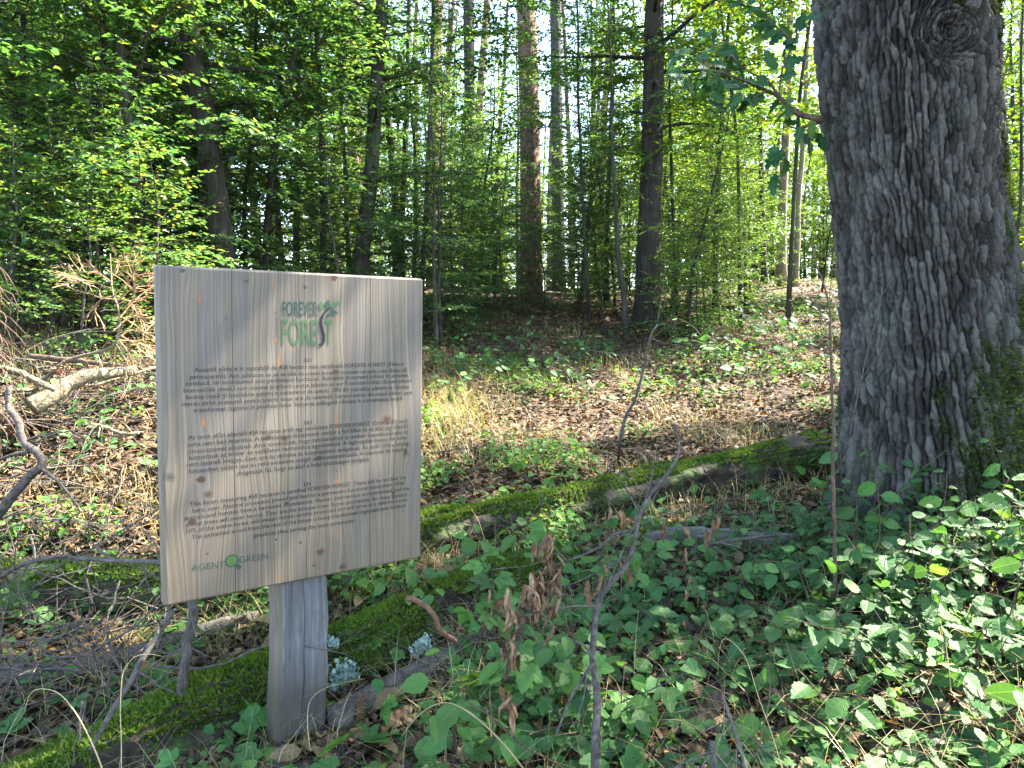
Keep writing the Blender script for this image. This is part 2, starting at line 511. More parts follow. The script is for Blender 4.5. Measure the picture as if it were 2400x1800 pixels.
def crown_leaves(rng, tips, leaf, per_m, flat=0.35, tilt=0.9):
    """leaf frames along twigs: two ranks, lying nearly flat"""
    pos, dr, nm = [], [], []
    for tw in tips:
        L = np.linalg.norm(np.diff(tw, axis=0), axis=1).sum()
        k = max(3, int(L * per_m))
        t = np.linspace(0.12, 1, k) * (len(tw) - 1)
        i = np.minimum(t.astype(int), len(tw) - 2); f = (t - i)[:, None]
        p = tw[i] * (1 - f) + tw[i + 1] * f
        ax = nrm(tw[i + 1] - tw[i])
        up = np.array([0, 0, 1.0])
        sd = nrm(np.cross(ax, up))
        s = np.where(np.arange(k) % 2 == 0, 1, -1)[:, None]
        a = rng.uniform(0.5, 1.2, (k, 1))
        d = ax * np.cos(a) + sd * s * np.sin(a) + rng.normal(0, 0.15, (k, 3)) + np.array([0, 0, -0.12])
        n = up + rng.normal(0, flat, (k, 3))
        pos.append(p + rng.normal(0, 0.012, (k, 3))); dr.append(d); nm.append(n)
    return np.concatenate(pos), nrm(np.concatenate(dr)), nrm(np.concatenate(nm))


def trunk_path(base, pts, H, rng, wob=0.03):
    """base: local origin; pts: local points the trunk runs through; then on up to height H"""
    pts = [np.array([0, 0, -0.25])] + [np.asarray(p, float) for p in pts]
    d = nrm(pts[-1] - pts[max(0, len(pts) - 3)])
    d = nrm(d * 0.6 + np.array([0, 0, 0.4]))
    while pts[-1][2] < H:
        d = nrm(d + rng.normal(0, wob, 3) + np.array([0, 0, 0.05]))
        pts.append(pts[-1] + d * 0.8)
    return smooth_path(pts, max(14, int(H * 2.2)))


def at_height(path, h):
    k = int(np.clip(np.searchsorted(path[:, 2], h), 1, len(path) - 1))
    f = np.clip((h - path[k - 1, 2]) / max(1e-6, path[k, 2] - path[k - 1, 2]), 0, 1)
    return path[k - 1] * (1 - f) + path[k] * f


def broadleaf(rng, path, r0, z0, spread, nbr, leaf, tw_gap=0.17, per_m=30, low=0.75, twig_r=0.004, tmpl=LEAF4, droop=-0.03, keep=None, tw_len=(0.25, 0.6), rise=0.35, sides=10, limb=0.30, azr=None):
    H = path[-1, 2]
    tr = MB()
    t = np.linspace(0, 1, len(path))
    rad = r0 * (1 - 0.85 * t) * (1 + 0.45 * np.exp(-np.maximum(path[:, 2], 0) / 0.25))
    tr.add(*tube(path, rad, sides))
    tips = []
    az = rng.uniform(0, 6.28)
    for b in range(nbr):
        h = z0 + (H * 0.97 - z0) * ((b + rng.uniform(0, 1)) / nbr)
        q = (h - z0) / (H - z0)
        az += 2.4 + rng.normal(0, 0.35)
        a = az
        if azr is not None:
            a = azr[0] + (az % 6.283) / 6.283 * (azr[1] - azr[0])
        L = spread * (low + (1 - low) * q if q < 0.35 else 1 - 0.75 * (q - 0.35) / 0.65) * rng.uniform(0.6, 1.1)
        el = rng.uniform(0.05, rise) + q * 0.6
        p0 = at_height(path, h)
        br = wander(p0, (math.cos(a) * math.cos(el), math.sin(a) * math.cos(el), math.sin(el)), L, 9, rng, 0.10, (0, 0, droop))
        rb = max(0.006, r0 * limb * (1 - 0.6 * q) * L / spread)
        tr.add(*tube(br, np.linspace(rb, 0.004, 9), 5))
        n_tw = max(3, int(L / tw_gap))
        for k in range(n_tw):
            s = 0.15 + 0.85 * (k + rng.uniform(0, 1)) / n_tw
            i = min(int(s * 8), 7); f = s * 8 - i
            p = br[i] * (1 - f) + br[i + 1] * f
            ax = nrm(br[i + 1] - br[i])
            sd = nrm(np.cross(ax, (0, 0, 1.0))) * (1 if k % 2 else -1)
            l = rng.uniform(*tw_len) * (1.15 - 0.6 * s) * min(1.3, L / 1.2)
            tw = wander(p, ax * 0.75 + sd * rng.uniform(0.5, 1.0) + np.array([0, 0, rng.normal(0.0, 0.15)]), l, 4, rng, 0.12, (0, 0, -0.04))
            tips.append(tw)
            tr.add(*tube(tw, [twig_r, twig_r * .8, twig_r * .6, twig_r * .4], 3, cap=False))
        tips.append(br[5:])
    pos, d, n = crown_leaves(rng, tips, leaf, per_m)
    if keep is not None:
        k = keep(pos); pos, d, n = pos[k], d[k], n[k]
    cr = MB()
    var = np.clip(rng.beta(2.2, 2.4, len(pos)) + 0.2 * (noise2(pos[:, 0] * 1.1 + 9, pos[:, 2] * 1.1 + pos[:, 1], 5) - 0.5), 0, 1)
    stamp(cr, tmpl[0], tmpl[1], pos, d, n, leaf * rng.uniform(0.65, 1.15, len(pos)), var)
    return tr, cr


def pine(rng, path, r0, z0, sides=10, stubs=10):
    H = path[-1, 2]; tr = MB(); cr = MB()
    t = np.linspace(0, 1, len(path))
    tr.add(*tube(path, r0 * (1 - 0.7 * t) * (1 + 0.35 * np.exp(-np.maximum(path[:, 2], 0) / 0.3)), sides))
    for _ in range(stubs):
        h = rng.uniform(2.5, z0); a = rng.uniform(0, 6.28)
        br = wander(at_height(path, h), (math.cos(a), math.sin(a), -0.1), rng.uniform(0.4, 1.8), 5, rng, 0.15, (0, 0, -0.05))
        tr.add(*tube(br, np.linspace(0.018, 0.005, 5), 4))
    pos = []
    for b in range(34):
        q = b / 34; h = z0 + (H * 0.98 - z0) * q; a = b * 2.4 + rng.normal(0, 0.3)
        L = (2.6 * (1 - q) + 0.6) * rng.uniform(0.6, 1.1)
        br = wander(at_height(path, h), (math.cos(a), math.sin(a), 0.25), L, 7, rng, 0.15, (0, 0, 0.02))
        tr.add(*tube(br, np.linspace(0.035, 0.008, 7), 4))
        for p in br[2:]:
            for _ in range(4):
                pos.append(p + rng.normal(0, 0.22, 3))
    pos = np.repeat(np.array(pos), 12, 0)
    d = nrm(rng.normal(0, 1, pos.shape) + (0, 0, 0.35)); n = nrm(rng.normal(0, 1, pos.shape))
    tv = np.array([[-.05, 0, 0], [.05, 0, 0], [0, 1, 0]]); tf = np.array([[0, 1, 2]])
    stamp(cr, tv, tf, pos, d, n, rng.uniform(0.14, 0.3, len(pos)), rng.uniform(0, 1, len(pos)))
    return tr, cr


def put_tree(name, loc, tr, cr, bark, leaf, label, cat="tree", group=None):
    root = empty(name, loc, label, cat, group)
    tr.build("trunk", M[bark], root, smooth=True)
    if cr is not None and cr.n:
        cr.build("crown", M[leaf], root)
    return root


def base_of(uv, d, v_on_ground=True):
    """trunk foot: first pixel gives the bearing, d the distance along the view; on the ground"""
    p = P(uv[0], uv[1], d)
    p = np.array([p[0], p[1], g1(p[0], p[1])])
    return p


# -- trunks that can be told apart: (name, label, group, foot (u,v), d, [higher (u,v)...], width px, H, kind, dict)
TALL = "tall pines among the broadleaf trees"
HB = "hornbeams of the thicket"
named = [
    ("hornbeam_tree", "dark leaning trunk with low side limbs, behind the orange dead conifer branch", HB, (505, 650), 8.2, [(478, 520), (450, 300), (418, 130), (398, 0)], 52, 10, "horn",
     dict(bark="bark_dark", z0=1.6, spread=2.6, nbr=40, leaf=.082, seed=3)),
    ("hornbeam_tree", "slim grey trunk leaning over the top edge of the wooden board", HB, (772, 640), 10.0, [(780, 560), (800, 400), (812, 200), (826, 0)], 34, 10, "horn",
     dict(bark="bark_grey", z0=2.6, spread=2.4, nbr=36, leaf=.08, seed=5)),
    ("pine_tree", "thick reddish pine with sunlit flank, standing on the leaf covered bank", TALL, (1146, 634), 15.0, [(1146, 480), (1144, 250), (1136, 0)], 44, 20, "pine", dict(bark="bark_pine", z0=12)),
    ("oak_tree", "stout dark trunk rising from the bank beside a thin bent sapling", None, (1398, 692), 11.6, [(1400, 560), (1408, 350), (1412, 150), (1414, 0)], 50, 12, "horn",
     dict(bark="bark_dark", z0=3.0, spread=2.6, nbr=34, leaf=.085, seed=8)),
    ("sapling_tree", "thin bent sapling stem touching the stout dark trunk on the bank", None, (1356, 696), 10.9, [(1347, 630), (1335, 550), (1330, 430), (1322, 300)], 12, 5.2, "horn",
     dict(bark="bark_grey", z0=2.0, spread=1.3, nbr=18, leaf=.075, seed=9)),
    ("pine_tree", "pinkish straight pine behind the slim grey leaning trunk", TALL, (765, 610), 19, [(765, 500), (765, 250), (764, 0)], 30, 21, "pine", dict(bark="bark_pine", z0=13)),
    ("pine_tree", "pale pink pine seen through the gap above the wooden board", TALL, (728, 600), 24, [(728, 400), (730, 200), (738, 0)], 20, 22, "pine", dict(bark="bark_pine", z0=14)),
    ("pine_tree", "pink barked pine in front of the brightest patch of sky", TALL, (936, 590), 21, [(937, 450), (940, 250), (945, 0)], 27, 21, "pine", dict(bark="bark_pine", z0=13)),
    ("pine_tree", "grey straight pine crossing the brightest patch of sky", TALL, (1018, 590), 22, [(1017, 450), (1015, 250), (1012, 0)], 24, 21, "pine", dict(bark="bark_dark", z0=13)),
    ("pine_tree", "grey pine a step behind the thick reddish one", TALL, (1208, 600), 21, [(1206, 450), (1203, 250), (1200, 0)], 25, 21, "pine", dict(bark="bark_grey", z0=13)),
    ("pine_tree", "pinkish thin pine behind the big oak's dark lobed leaves", TALL, (1532, 600), 24, [(1531, 400), (1530, 200), (1528, 0)], 19, 22, "pine", dict(bark="bark_pine", z0=14)),
    ("hornbeam_tree", "dark twin stem, the straighter one, between board and pink pine", HB, (858, 560), 13, [(856, 480), (850, 380), (838, 250)], 17, 9, "horn", dict(bark="bark_dark", z0=4.2, spread=1.8, nbr=22, leaf=.08, seed=12)),
    ("hornbeam_tree", "dark twin stem, the curved one, between board and pink pine", HB, (866, 560), 13.2, [(868, 480), (874, 350), (880, 200), (884, 0)], 14, 9, "horn", dict(bark="bark_dark", z0=4.6, spread=1.6, nbr=20, leaf=.08, seed=13)),
    ("hornbeam_tree", "pale smooth trunk with a mossy foot, the thicker of a pair on the sunny bank", HB, (1688, 612), 15, [(1689, 500), (1692, 400), (1700, 260), (1706, 60)], 20, 10, "horn", dict(bark="bark_pale", z0=3.2, spread=2.4, nbr=30, leaf=.085, seed=15, lm="bright")),
    ("hornbeam_tree", "pale curved slender trunk on the sunny bank", HB, (1714, 616), 14.6, [(1722, 540), (1724, 430), (1734, 330), (1742, 150)], 13, 9, "horn", dict(bark="bark_pale", z0=3.4, spread=2.2, nbr=26, leaf=.085, seed=16, lm="bright")),
    ("hornbeam_tree", "dark slender trunk left of the pale pair on the bank", HB, (1652, 606), 16, [(1648, 500), (1645, 380), (1640, 250)], 13, 10, "horn", dict(bark="bark_dark", z0=3.6, spread=2.0, nbr=24, leaf=.085, seed=17, lm="bright")),
    ("sapling_tree", "leafy low sapling just past the top corner of the board", None, (942, 720), 9.2, [(940, 640), (936, 560), (938, 450)], 9, 4.0, "horn", dict(bark="bark_grey", z0=0.25, spread=1.0, nbr=26, leaf=.075, seed=18)),
    ("sapling_tree", "thin pale stem hugging the thick reddish pine", None, (1120, 610), 14.6, [(1118, 520), (1116, 430), (1120, 300)], 8, 6, "horn", dict(bark="bark_pale", z0=3.0, spread=1.2, nbr=14, leaf=.08, seed=19)),
    ("sapling_tree", "thin dark zigzag stem behind the orange dead conifer branch", None, (178, 620), 7.6, [(182, 520), (196, 380), (214, 270)], 11, 6.5, "horn", dict(bark="bark_dark", z0=0.9, spread=2.0, nbr=34, leaf=.08, seed=20)),
    ("sapling_tree", "slim crooked stem in the dark foliage above the board", None, (535, 640), 9.4, [(528, 500), (530, 400), (548, 280)], 10, 7, "horn", dict(bark="bark_dark", z0=1.4, spread=1.9, nbr=34, leaf=.08, seed=21)),
    ("sapling_tree", "dark bent young tree beyond the mossy flank of the great oak", None, (2188, 720), 8.5, [(2190, 600), (2196, 500), (2206, 430), (2206, 250)], 9, 6, "horn", dict(bark="bark_dark", z0=2.2, spread=1.8, nbr=26, leaf=.09, seed=22, lm="bright")),
    ("hornbeam_tree", "leafy hornbeam with branches to the ground behind the root tangle", HB, (30, 700), 7.4, [(38, 500), (46, 300), (50, 0)], 14, 8, "horn", dict(bark="bark_dark", z0=0.8, spread=2.3, nbr=44, leaf=.082, seed=23)),
    ("hornbeam_tree", "wide leafy hornbeam filling the gap between dark leaning trunk and board", HB, (330, 690), 9.6, [(332, 500), (338, 300), (330, 0)], 15, 8.5, "horn", dict(bark="bark_grey", z0=0.7, spread=2.5, nbr=46, leaf=.082, seed=24)),
    ("hornbeam_tree", "leafy hornbeam with low sprays behind the top edge of the board", HB, (640, 690), 11.5, [(640, 500), (642, 300), (650, 0)], 14, 8, "horn", dict(bark="bark_grey", z0=0.6, spread=2.4, nbr=42, leaf=.082, seed=25)),
    ("hornbeam_tree", "thin dark branching stem among sky gaps, left of the thick reddish pine", HB, (1068, 560), 18, [(1070, 450), (1078, 300), (1090, 150)], 10, 10, "horn", dict(bark="bark_dark", z0=5.0, spread=1.8, nbr=22, leaf=.09, seed=26)),
    ("hornbeam_tree", "slender stem with drooping sprays, just left of the stout dark trunk", HB, (1310, 640), 14, [(1312, 500), (1318, 320), (1326, 120)], 11, 9, "horn", dict(bark="bark_grey", z0=3.4, spread=2.0, nbr=26, leaf=.085, seed=27)),
    ("hornbeam_tree", "leafy young tree between the stout dark trunk and the pale pair", HB, (1545, 660), 12.5, [(1548, 500), (1556, 300), (1570, 100)], 11, 8, "horn", dict(bark="bark_grey", z0=1.0, spread=1.9, nbr=36, leaf=.085, seed=28)),
]


def build_named():
    for i, (name, label, group, foot, d, ups, w, H, kind, kw) in enumerate(named):
        rng = np.random.default_rng(100 + kw.get("seed", 60 + i))
        b = base_of(foot, d)
        pts = [P(u, v, d) - b for u, v in ups]
        pts = [p for p in pts if p[2] > 0.3]
        path = trunk_path(b, pts, H, rng)
        r0 = w / 2 / FPX * d * 1.08
        if kind == "pine":
            tr, cr = pine(rng, path, r0, kw["z0"], 14)
            put_tree(name, b, tr, cr, kw["bark"], "needle", label, "tree", group)
        else:
            tr, cr = broadleaf(rng, path, r0, kw["z0"], kw["spread"], kw["nbr"], kw["leaf"], sides=14, keep=lambda p: ~shades_glade(p + b))
            put_tree(name, b, tr, cr, kw["bark"], kw.get("lm", "hornbeam"), label, "tree", group)


build_named()


def extra_limbs():
    t = next(o for o in scene.objects if o.get("label", "").startswith("dark leaning trunk"))
    b = np.array(t.location); mb = MB()
    for uv, d0, d1, r in (([(402, 100), (380, 90), (310, 72), (255, 40), (215, 18)], 8.2, 7.2, .036), ([(425, 165), (380, 158), (330, 148), (270, 138), (190, 128), (110, 112), (40, 98)], 8.2, 7.4, .034), ([(270, 138), (250, 165), (225, 195), (200, 225)], 7.9, 7.6, .012), ([(448, 290), (500, 255), (560, 215), (640, 165)], 8.2, 8.8, .026), ([(452, 330), (478, 300), (500, 285)], 8.2, 8.0, .016), ([(310, 72), (250, 90), (190, 130)], 7.6, 7.2, .012)):
        p = smooth_path([P(u, v, d0 + (d1 - d0) * i / (len(uv) - 1)) - b for i, (u, v) in enumerate(uv)], 20)
        mb = MB(); mb.add(*tube(p, np.linspace(r, r * .35, 20), 7)); mb.build("limb", M["bark_dark"], t, smooth=True)
    t = next(o for o in scene.objects if o.get("label", "").startswith("slim grey trunk leaning"))
    b = np.array(t.location); mb = MB()
    for uv, d0, d1, r in (([(800, 395), (850, 380), (920, 372), (1000, 374), (1040, 385), (1110, 420)], 10, 9.4, .024), ([(812, 215), (850, 190), (900, 180), (960, 176)], 10, 9.6, .018), ([(820, 130), (780, 125), (720, 128)], 10, 9.5, .014)):
        p = smooth_path([P(u, v, d0 + (d1 - d0) * i / (len(uv) - 1)) - b for i, (u, v) in enumerate(uv)], 20)
        mb = MB(); mb.add(*tube(p, np.linspace(r, r * .35, 20), 6)); mb.build("limb", M["bark_dark"], t, smooth=True)


extra_limbs()

PLACES = [(60, "behind the upturned root plate"), (345, "behind the orange dead conifer branch"), (520, "beside the dark leaning trunk"), (920, "behind the top edge of the board"), (1090, "past the upper corner of the board"),
          (1235, "around the thick reddish pine"), (1340, "between the reddish pine and the stout dark trunk"), (1480, "around the stout dark trunk"), (1640, "under the oak's low side branch"), (1790, "near the pale pair of trunks"),
          (2120, "hidden partly by the great oak"), (9999, "past the oak's mossy flank")]


def whereabouts(x, y):
    u = 1106 + FPX * x / max(y, .5)
    return next(t for lim, t in PLACES if u < lim)


# -- the wood further back: copies of a few trees
def build_backwood():
    rng = np.random.default_rng(5)

    def proto(kind, seed):
        r = np.random.default_rng(seed)
        if kind == "tall":
            path = trunk_path(None, [np.array([r.normal(0, .1), 0, 3.0])], 17, r, 0.03)
            return broadleaf(r, path, 0.17, 5.5, 3.6, 44, 0.15, tw_gap=0.3, per_m=16, tmpl=LEAF2, tw_len=(0.5, 1.0))
        if kind == "mid":
            path = trunk_path(None, [np.array([r.normal(0, .2), r.normal(0, .2), 2.0])], 9, r, 0.05)
            return broadleaf(r, path, 0.09, 1.0, 2.6, 42, 0.12, tw_gap=0.22, per_m=20, tmpl=LEAF2, tw_len=(0.35, 0.8))
        if kind == "near":
            path = trunk_path(None, [np.array([r.normal(0, .2), r.normal(0, .2), 1.5])], 7.0, r, 0.06)
            return broadleaf(r, path, 0.055, 0.35, 2.3, 70, 0.085, tw_gap=0.13, per_m=27, tw_len=(0.3, 0.7), droop=-.04)
        if kind == "high":
            path = trunk_path(None, [np.array([r.normal(0, .15), r.normal(0, .15), 2.5])], 9.0, r, 0.05)
            return broadleaf(r, path, 0.032, 3.1, 2.6, 66, 0.085, tw_gap=0.13, per_m=27, tw_len=(0.3, 0.7), droop=-.04)
        path = trunk_path(None, [np.array([r.normal(0, .1), 0, .6])], 3.0, r, 0.1)
        return broadleaf(r, path, 0.035, 0.15, 1.6, 30, 0.10, tw_gap=0.18, per_m=20, tmpl=LEAF2, tw_len=(0.3, 0.6))

    lib = {}
    for kind, n in (("tall", 3), ("mid", 3), ("bush", 3), ("near", 3), ("high", 3)):
        lib[kind] = []
        for s in range(n):
            tr, cr = proto(kind, 300 + s * 7 + len(kind))
            lib[kind].append((tr.mesh("trunk", M["bark_dark" if (s + len(kind)) % 2 else "bark_grey"], True), {k: None for k in ()}, cr))
    crowns = {}

    def place(kind, x, y, s, leafm, label, group, name, free=False):
        H, z0, R_ = {"tall": (17, 5.5, 3.2), "mid": (9, 1, 2.4), "bush": (3, .2, 1.4), "near": (7, .4, 2.1), "high": (9, 3.1, 2.4)}[kind]
        a = rng.uniform(0, 6.28, 80); q = R_ * s * np.sqrt(rng.uniform(0, 1, 80))
        if not free and shades_glade(np.stack([x + q * np.cos(a), y + q * np.sin(a), g1(x, y) + rng.uniform(z0, H, 80) * s], -1)).mean() > 0.07:
            return
        k = rng.integers(len(lib[kind])); tm, _, cr = lib[kind][k]
        key = (kind, int(k), leafm)
        if key not in crowns:
            crowns[key] = cr.mesh("crown", M[leafm])
        wh = whereabouts(x, y)
        root = empty(name, (x, y, g1(x, y) - 0.05), label + " " + wh, "bush" if kind == "bush" else "tree", group + " " + wh, rng.uniform(0, 6.28))
        root.scale = (s, s, s * rng.uniform(0.9, 1.15))
        for nm, me in (("trunk", tm), ("crown", crowns[key])):
            o = bpy.data.objects.new(nm, me); COL.objects.link(o); o.parent = root

    def fan(u, d):
        p = P(u, 719, d); return p[0], p[1]

    # leafy hornbeams of the near thicket: to the ground behind the board, high crowns over the clearing
    for u, d in ((-140, 6.6), (90, 7.6), (-40, 9.5), (210, 9.0), (300, 7.6), (420, 10.2), (560, 9.2), (620, 12.0), (700, 10.6), (180, 12.5), (480, 13.0), (760, 13.5), (0, 13), (330, 14.0)):
        place("near", *fan(u, d), rng.uniform(0.85, 1.15), "hornbeam", "slender hornbeam with layered low sprays,", "slender low-branched hornbeams", "hornbeam_tree", True)
    for u, d in ((905, 10.5), (1275, 12.2), (1465, 12.5), (1700, 11.2), (1600, 11.5), (1420, 15.5)):
        place("high", *fan(u, d), rng.uniform(0.8, 1.05), "hornbeam" if u < 1350 else "bright", "slim hornbeam with a high spreading crown,", "slim high-crowned hornbeams", "hornbeam_tree", True)
    # thick green wall on the left, u < 700, and on the right of the great oak
    for k in range(28):
        u = rng.uniform(-250, 760); d = rng.uniform(14, 32)
        place("mid", *fan(u, d), rng.uniform(0.9, 1.4), "far", "leafy tree of the dense green wall,", "trees of the green wall", "thicket_tree", True)
    for k in range(30):
        u = rng.uniform(-300, 760); d = rng.uniform(26, 55)
        place("tall", *fan(u, d), rng.uniform(0.9, 1.25), "far", "tall broadleaf tree far back,", "tall trees far back", "broadleaf_tree", True)
    for k in range(26):
        u = rng.uniform(2060, 2500); d = rng.uniform(12, 36)
        place("mid", *fan(u, d), rng.uniform(0.9, 1.5), "bright", "sunlit yellow-green tree", "sunlit trees", "sunlit_tree")
    for k in range(16):
        u = rng.uniform(2050, 2500); d = rng.uniform(26, 50)
        place("tall", *fan(u, d), rng.uniform(0.8, 1.2), "bright", "tall sunlit tree far off,", "tall sunlit trees", "sunlit_tree")
    for k in range(26):
        u = rng.uniform(1420, 1900); d = rng.uniform(17, 36)
        place("mid", *fan(u, d), rng.uniform(0.9, 1.4), "bright", "yellow-green young tree on the bank,", "yellow-green young trees", "young_tree")
    for k in range(36):
        u = rng.uniform(680, 1950); d = rng.uniform(34, 80)
        place("tall", *fan(u, d), rng.uniform(0.85, 1.3), "far" if u < 1400 else "bright", "tall tree against the bright sky,", "far trees against the sky", "far_tree")
    for u, d, s in ((955, 9.6, .5), (1010, 10.5, .42), (1066, 12, .4), (1255, 12.6, .42), (1330, 12.8, .5), (1480, 10.6, .5), (1560, 11.2, .42), (1610, 12.6, .5), (890, 12.5, .7), (1030, 13, .6), (1450, 13.5, .62), (1300, 14.5, .62), (1250, 15.0, .5)):
        place("near", *fan(u, d), s, "hornbeam" if u < 1440 else "far", "waist-high leafy sapling on the bank's slope,", "leafy saplings of the slope", "sapling", True)
    for u, d in ((700, 15), (800, 17.5), (905, 16.5), (1000, 18), (1075, 18), (1260, 18), (1350, 18.5), (1450, 17.5), (1540, 18), (1620, 19), (860, 21), (1300, 22), (1500, 22), (980, 24)):
        place("near", *fan(u, d), rng.uniform(0.55, 0.95), "far" if u < 1400 else "bright", "full low tree on the bank,", "full low trees of the bank", "young_tree", True)
    for k in range(70):
        u = rng.uniform(600, 1950); d = rng.uniform(28, 70)
        place("bush", *fan(u, d), rng.uniform(1.1, 2.4), "far" if u < 1400 else "bright", "distant green bush low against the sky,", "distant bushes", "bush", True)
    # understorey along the top of the bank
    for k in range(16):
        u = rng.uniform(640, 1600); d = rng.uniform(19, 46)
        place("mid", *fan(u, d), rng.uniform(0.55, 0.95), "far" if u < 1300 else "bright", "low leafy tree under the pines,", "low trees under the pines", "young_tree")
    for k in range(90):
        u = rng.uniform(640, 1850); d = 15.5 + 22 * rng.uniform(0, 1) ** 1.6
        place("bush", *fan(u, d), rng.uniform(0.7, 1.4) * (1 + (d - 17) / 40), "far" if u < 1450 and k % 2 else "bright", "green bush on top of the bank,", "bushes on top of the bank", "bush")  # lighter leaf colour stands in for light on the shaded bank
    for u, d, s in ((960, 10, .5), (985, 11.2, .6), (1090, 12.5, .55), (1180, 13, .5), (1250, 13.6, .55), (1050, 13.8, .6), (1480, 12, .6), (1530, 11, .55), (1580, 12.6, .7), (1620, 14, .7), (1460, 14, .6), (1250, 15, .7), (1300, 12.5, .4), (1010, 15, .8), (1360, 15, .7), (1510, 10, .4), (1450, 10.6, .4), (1770, 13.6, .6)):
        place("bush", *fan(u, d), s, "hornbeam" if u < 1300 else "far", "leafy low shrub on the bank's slope,", "low shrubs on the bank's slope", "bush", True)
    for u, d, s in ((20, 6.4, .5), (110, 7.0, .6), (170, 6.2, .45), (60, 7.6, .7), (230, 6.8, .55), (300, 7.2, .6), (340, 6.4, .5), (-60, 6.2, .6), (140, 8.2, .8), (280, 8.4, .8)):
        place("bush", *fan(u, d), s, "far", "leafy green shrub pressing in,", "leafy shrubs pressing in", "bush", True)
    for k in range(40):
        u = rng.uniform(-200, 760); d = rng.uniform(8.0, 20)
        place("bush", *fan(u, d), rng.uniform(0.5, 1.0), "hornbeam", "dark green bush at the thicket's foot,", "bushes at the foot of the thicket", "bush")
    for k in range(30):
        u = rng.uniform(2120, 2500); d = rng.uniform(8, 20)
        place("bush", *fan(u, d), rng.uniform(0.6, 1.0), "bright", "sunny low bush", "sunny bushes", "bush")
    for k in range(18):
        u = rng.uniform(1850, 2750); d = rng.uniform(22, 40)
        place("mid", *fan(u, d), rng.uniform(0.9, 1.3), "bright", "sunlit yellow-green tree", "sunlit trees", "sunlit_tree", True)
    for k in range(12):
        u = rng.uniform(1900, 2900); d = rng.uniform(38, 65)
        place("tall", *fan(u, d), rng.uniform(0.8, 1.2), "bright", "tall sunlit tree far off,", "tall sunlit trees", "sunlit_tree", True)
    for k in range(14):
        u = rng.uniform(2090, 2800); d = rng.uniform(6.5, 18)
        place("bush", *fan(u, d), rng.uniform(0.5, 0.8), "bright", "sunny low bush", "sunny bushes", "bush", True)
    # slim far trunks (pines) in the sky gap
    r = np.random.default_rng(77)
    path = trunk_path(None, [np.array([0, 0, 3.0])], 22, r, 0.015)
    tr, cr = pine(r, path, 0.17, 13, 8)
    tm, cm = tr.mesh("trunk", M["bark_pine"], True), cr.mesh("crown", M["needle"])
    for k in range(15):
        u = rng.uniform(680, 1650); d = rng.uniform(27, 55)
        x, y = fan(u, d)
        root = empty("pine_tree", (x, y, g1(x, y) - .1), "slim distant bare-trunked pine " + whereabouts(x, y), "tree", "distant pines " + whereabouts(x, y), rng.uniform(0, 6.28))
        s = rng.uniform(0.85, 1.2); root.scale = (s, s, s)
        for nm, me in (("trunk", tm), ("crown", cm)):
            o = bpy.data.objects.new(nm, me); COL.objects.link(o); o.parent = root


build_backwood()


# -- unseen trees added to shade the foreground, crowns cut open over the glades
def build_shade_trees():
    spots = [(5.2, 3.2, 11.5, 4.0), (9.5, 6.6, 14, 4.4), (6.2, 0.4, 11, 3.6), (12.5, 10.5, 15, 4.2), (10.5, 2.8, 14, 4.0), (13.5, 16.0, 15, 4.0), (3.2, -1.6, 10, 3.2)]
    for i, (x, y, H, sp) in enumerate(spots):
        rng = np.random.default_rng(500 + i)
        b = np.array([x, y, g1(x, y)])
        path = trunk_path(b, [np.array([rng.normal(0, .1), rng.normal(0, .1), 2.5])], H, rng, 0.03)
        tr, cr = broadleaf(rng, path, 0.17, 3.4, sp, 58, 0.12, tw_gap=0.21, per_m=24, tmpl=LEAF2, tw_len=(0.4, 0.9),
                           keep=lambda p: ~shades_glade(p + b))
        put_tree("hornbeam_tree", b, tr, cr, "bark_grey", "bright", "unseen hornbeam added as a shade caster on the sunny side of the clearing", "tree", "added shade hornbeams")


build_shade_trees()
# ---------------------------------------------------------------- the great oak
OAK_D = 4.15


def oak_axis():
    rows = [(0, 1750, 2090), (130, 1756, 2104), (250, 1763, 2112), (400, 1785, 2125), (600, 1812, 2172), (700, 1817, 2196), (850, 1815, 2238), (950, 1808, 2275), (1060, 1790, 2330), (1160, 1760, 2390)]
    z, x, r = [], [], []
    for v, a, b in rows:
        p = P((a + b) / 2, v, OAK_D)
        c = math.cos(math.atan((((a + b) / 2) - 1106) / FPX))
        z.append(p[2]); x.append(p[0]); r.append((b - a) / 2 / FPX * OAK_D * c)
    z, x, r = map(np.array, (z, x, r)); o = np.argsort(z)
    return z[o], x[o], r[o]


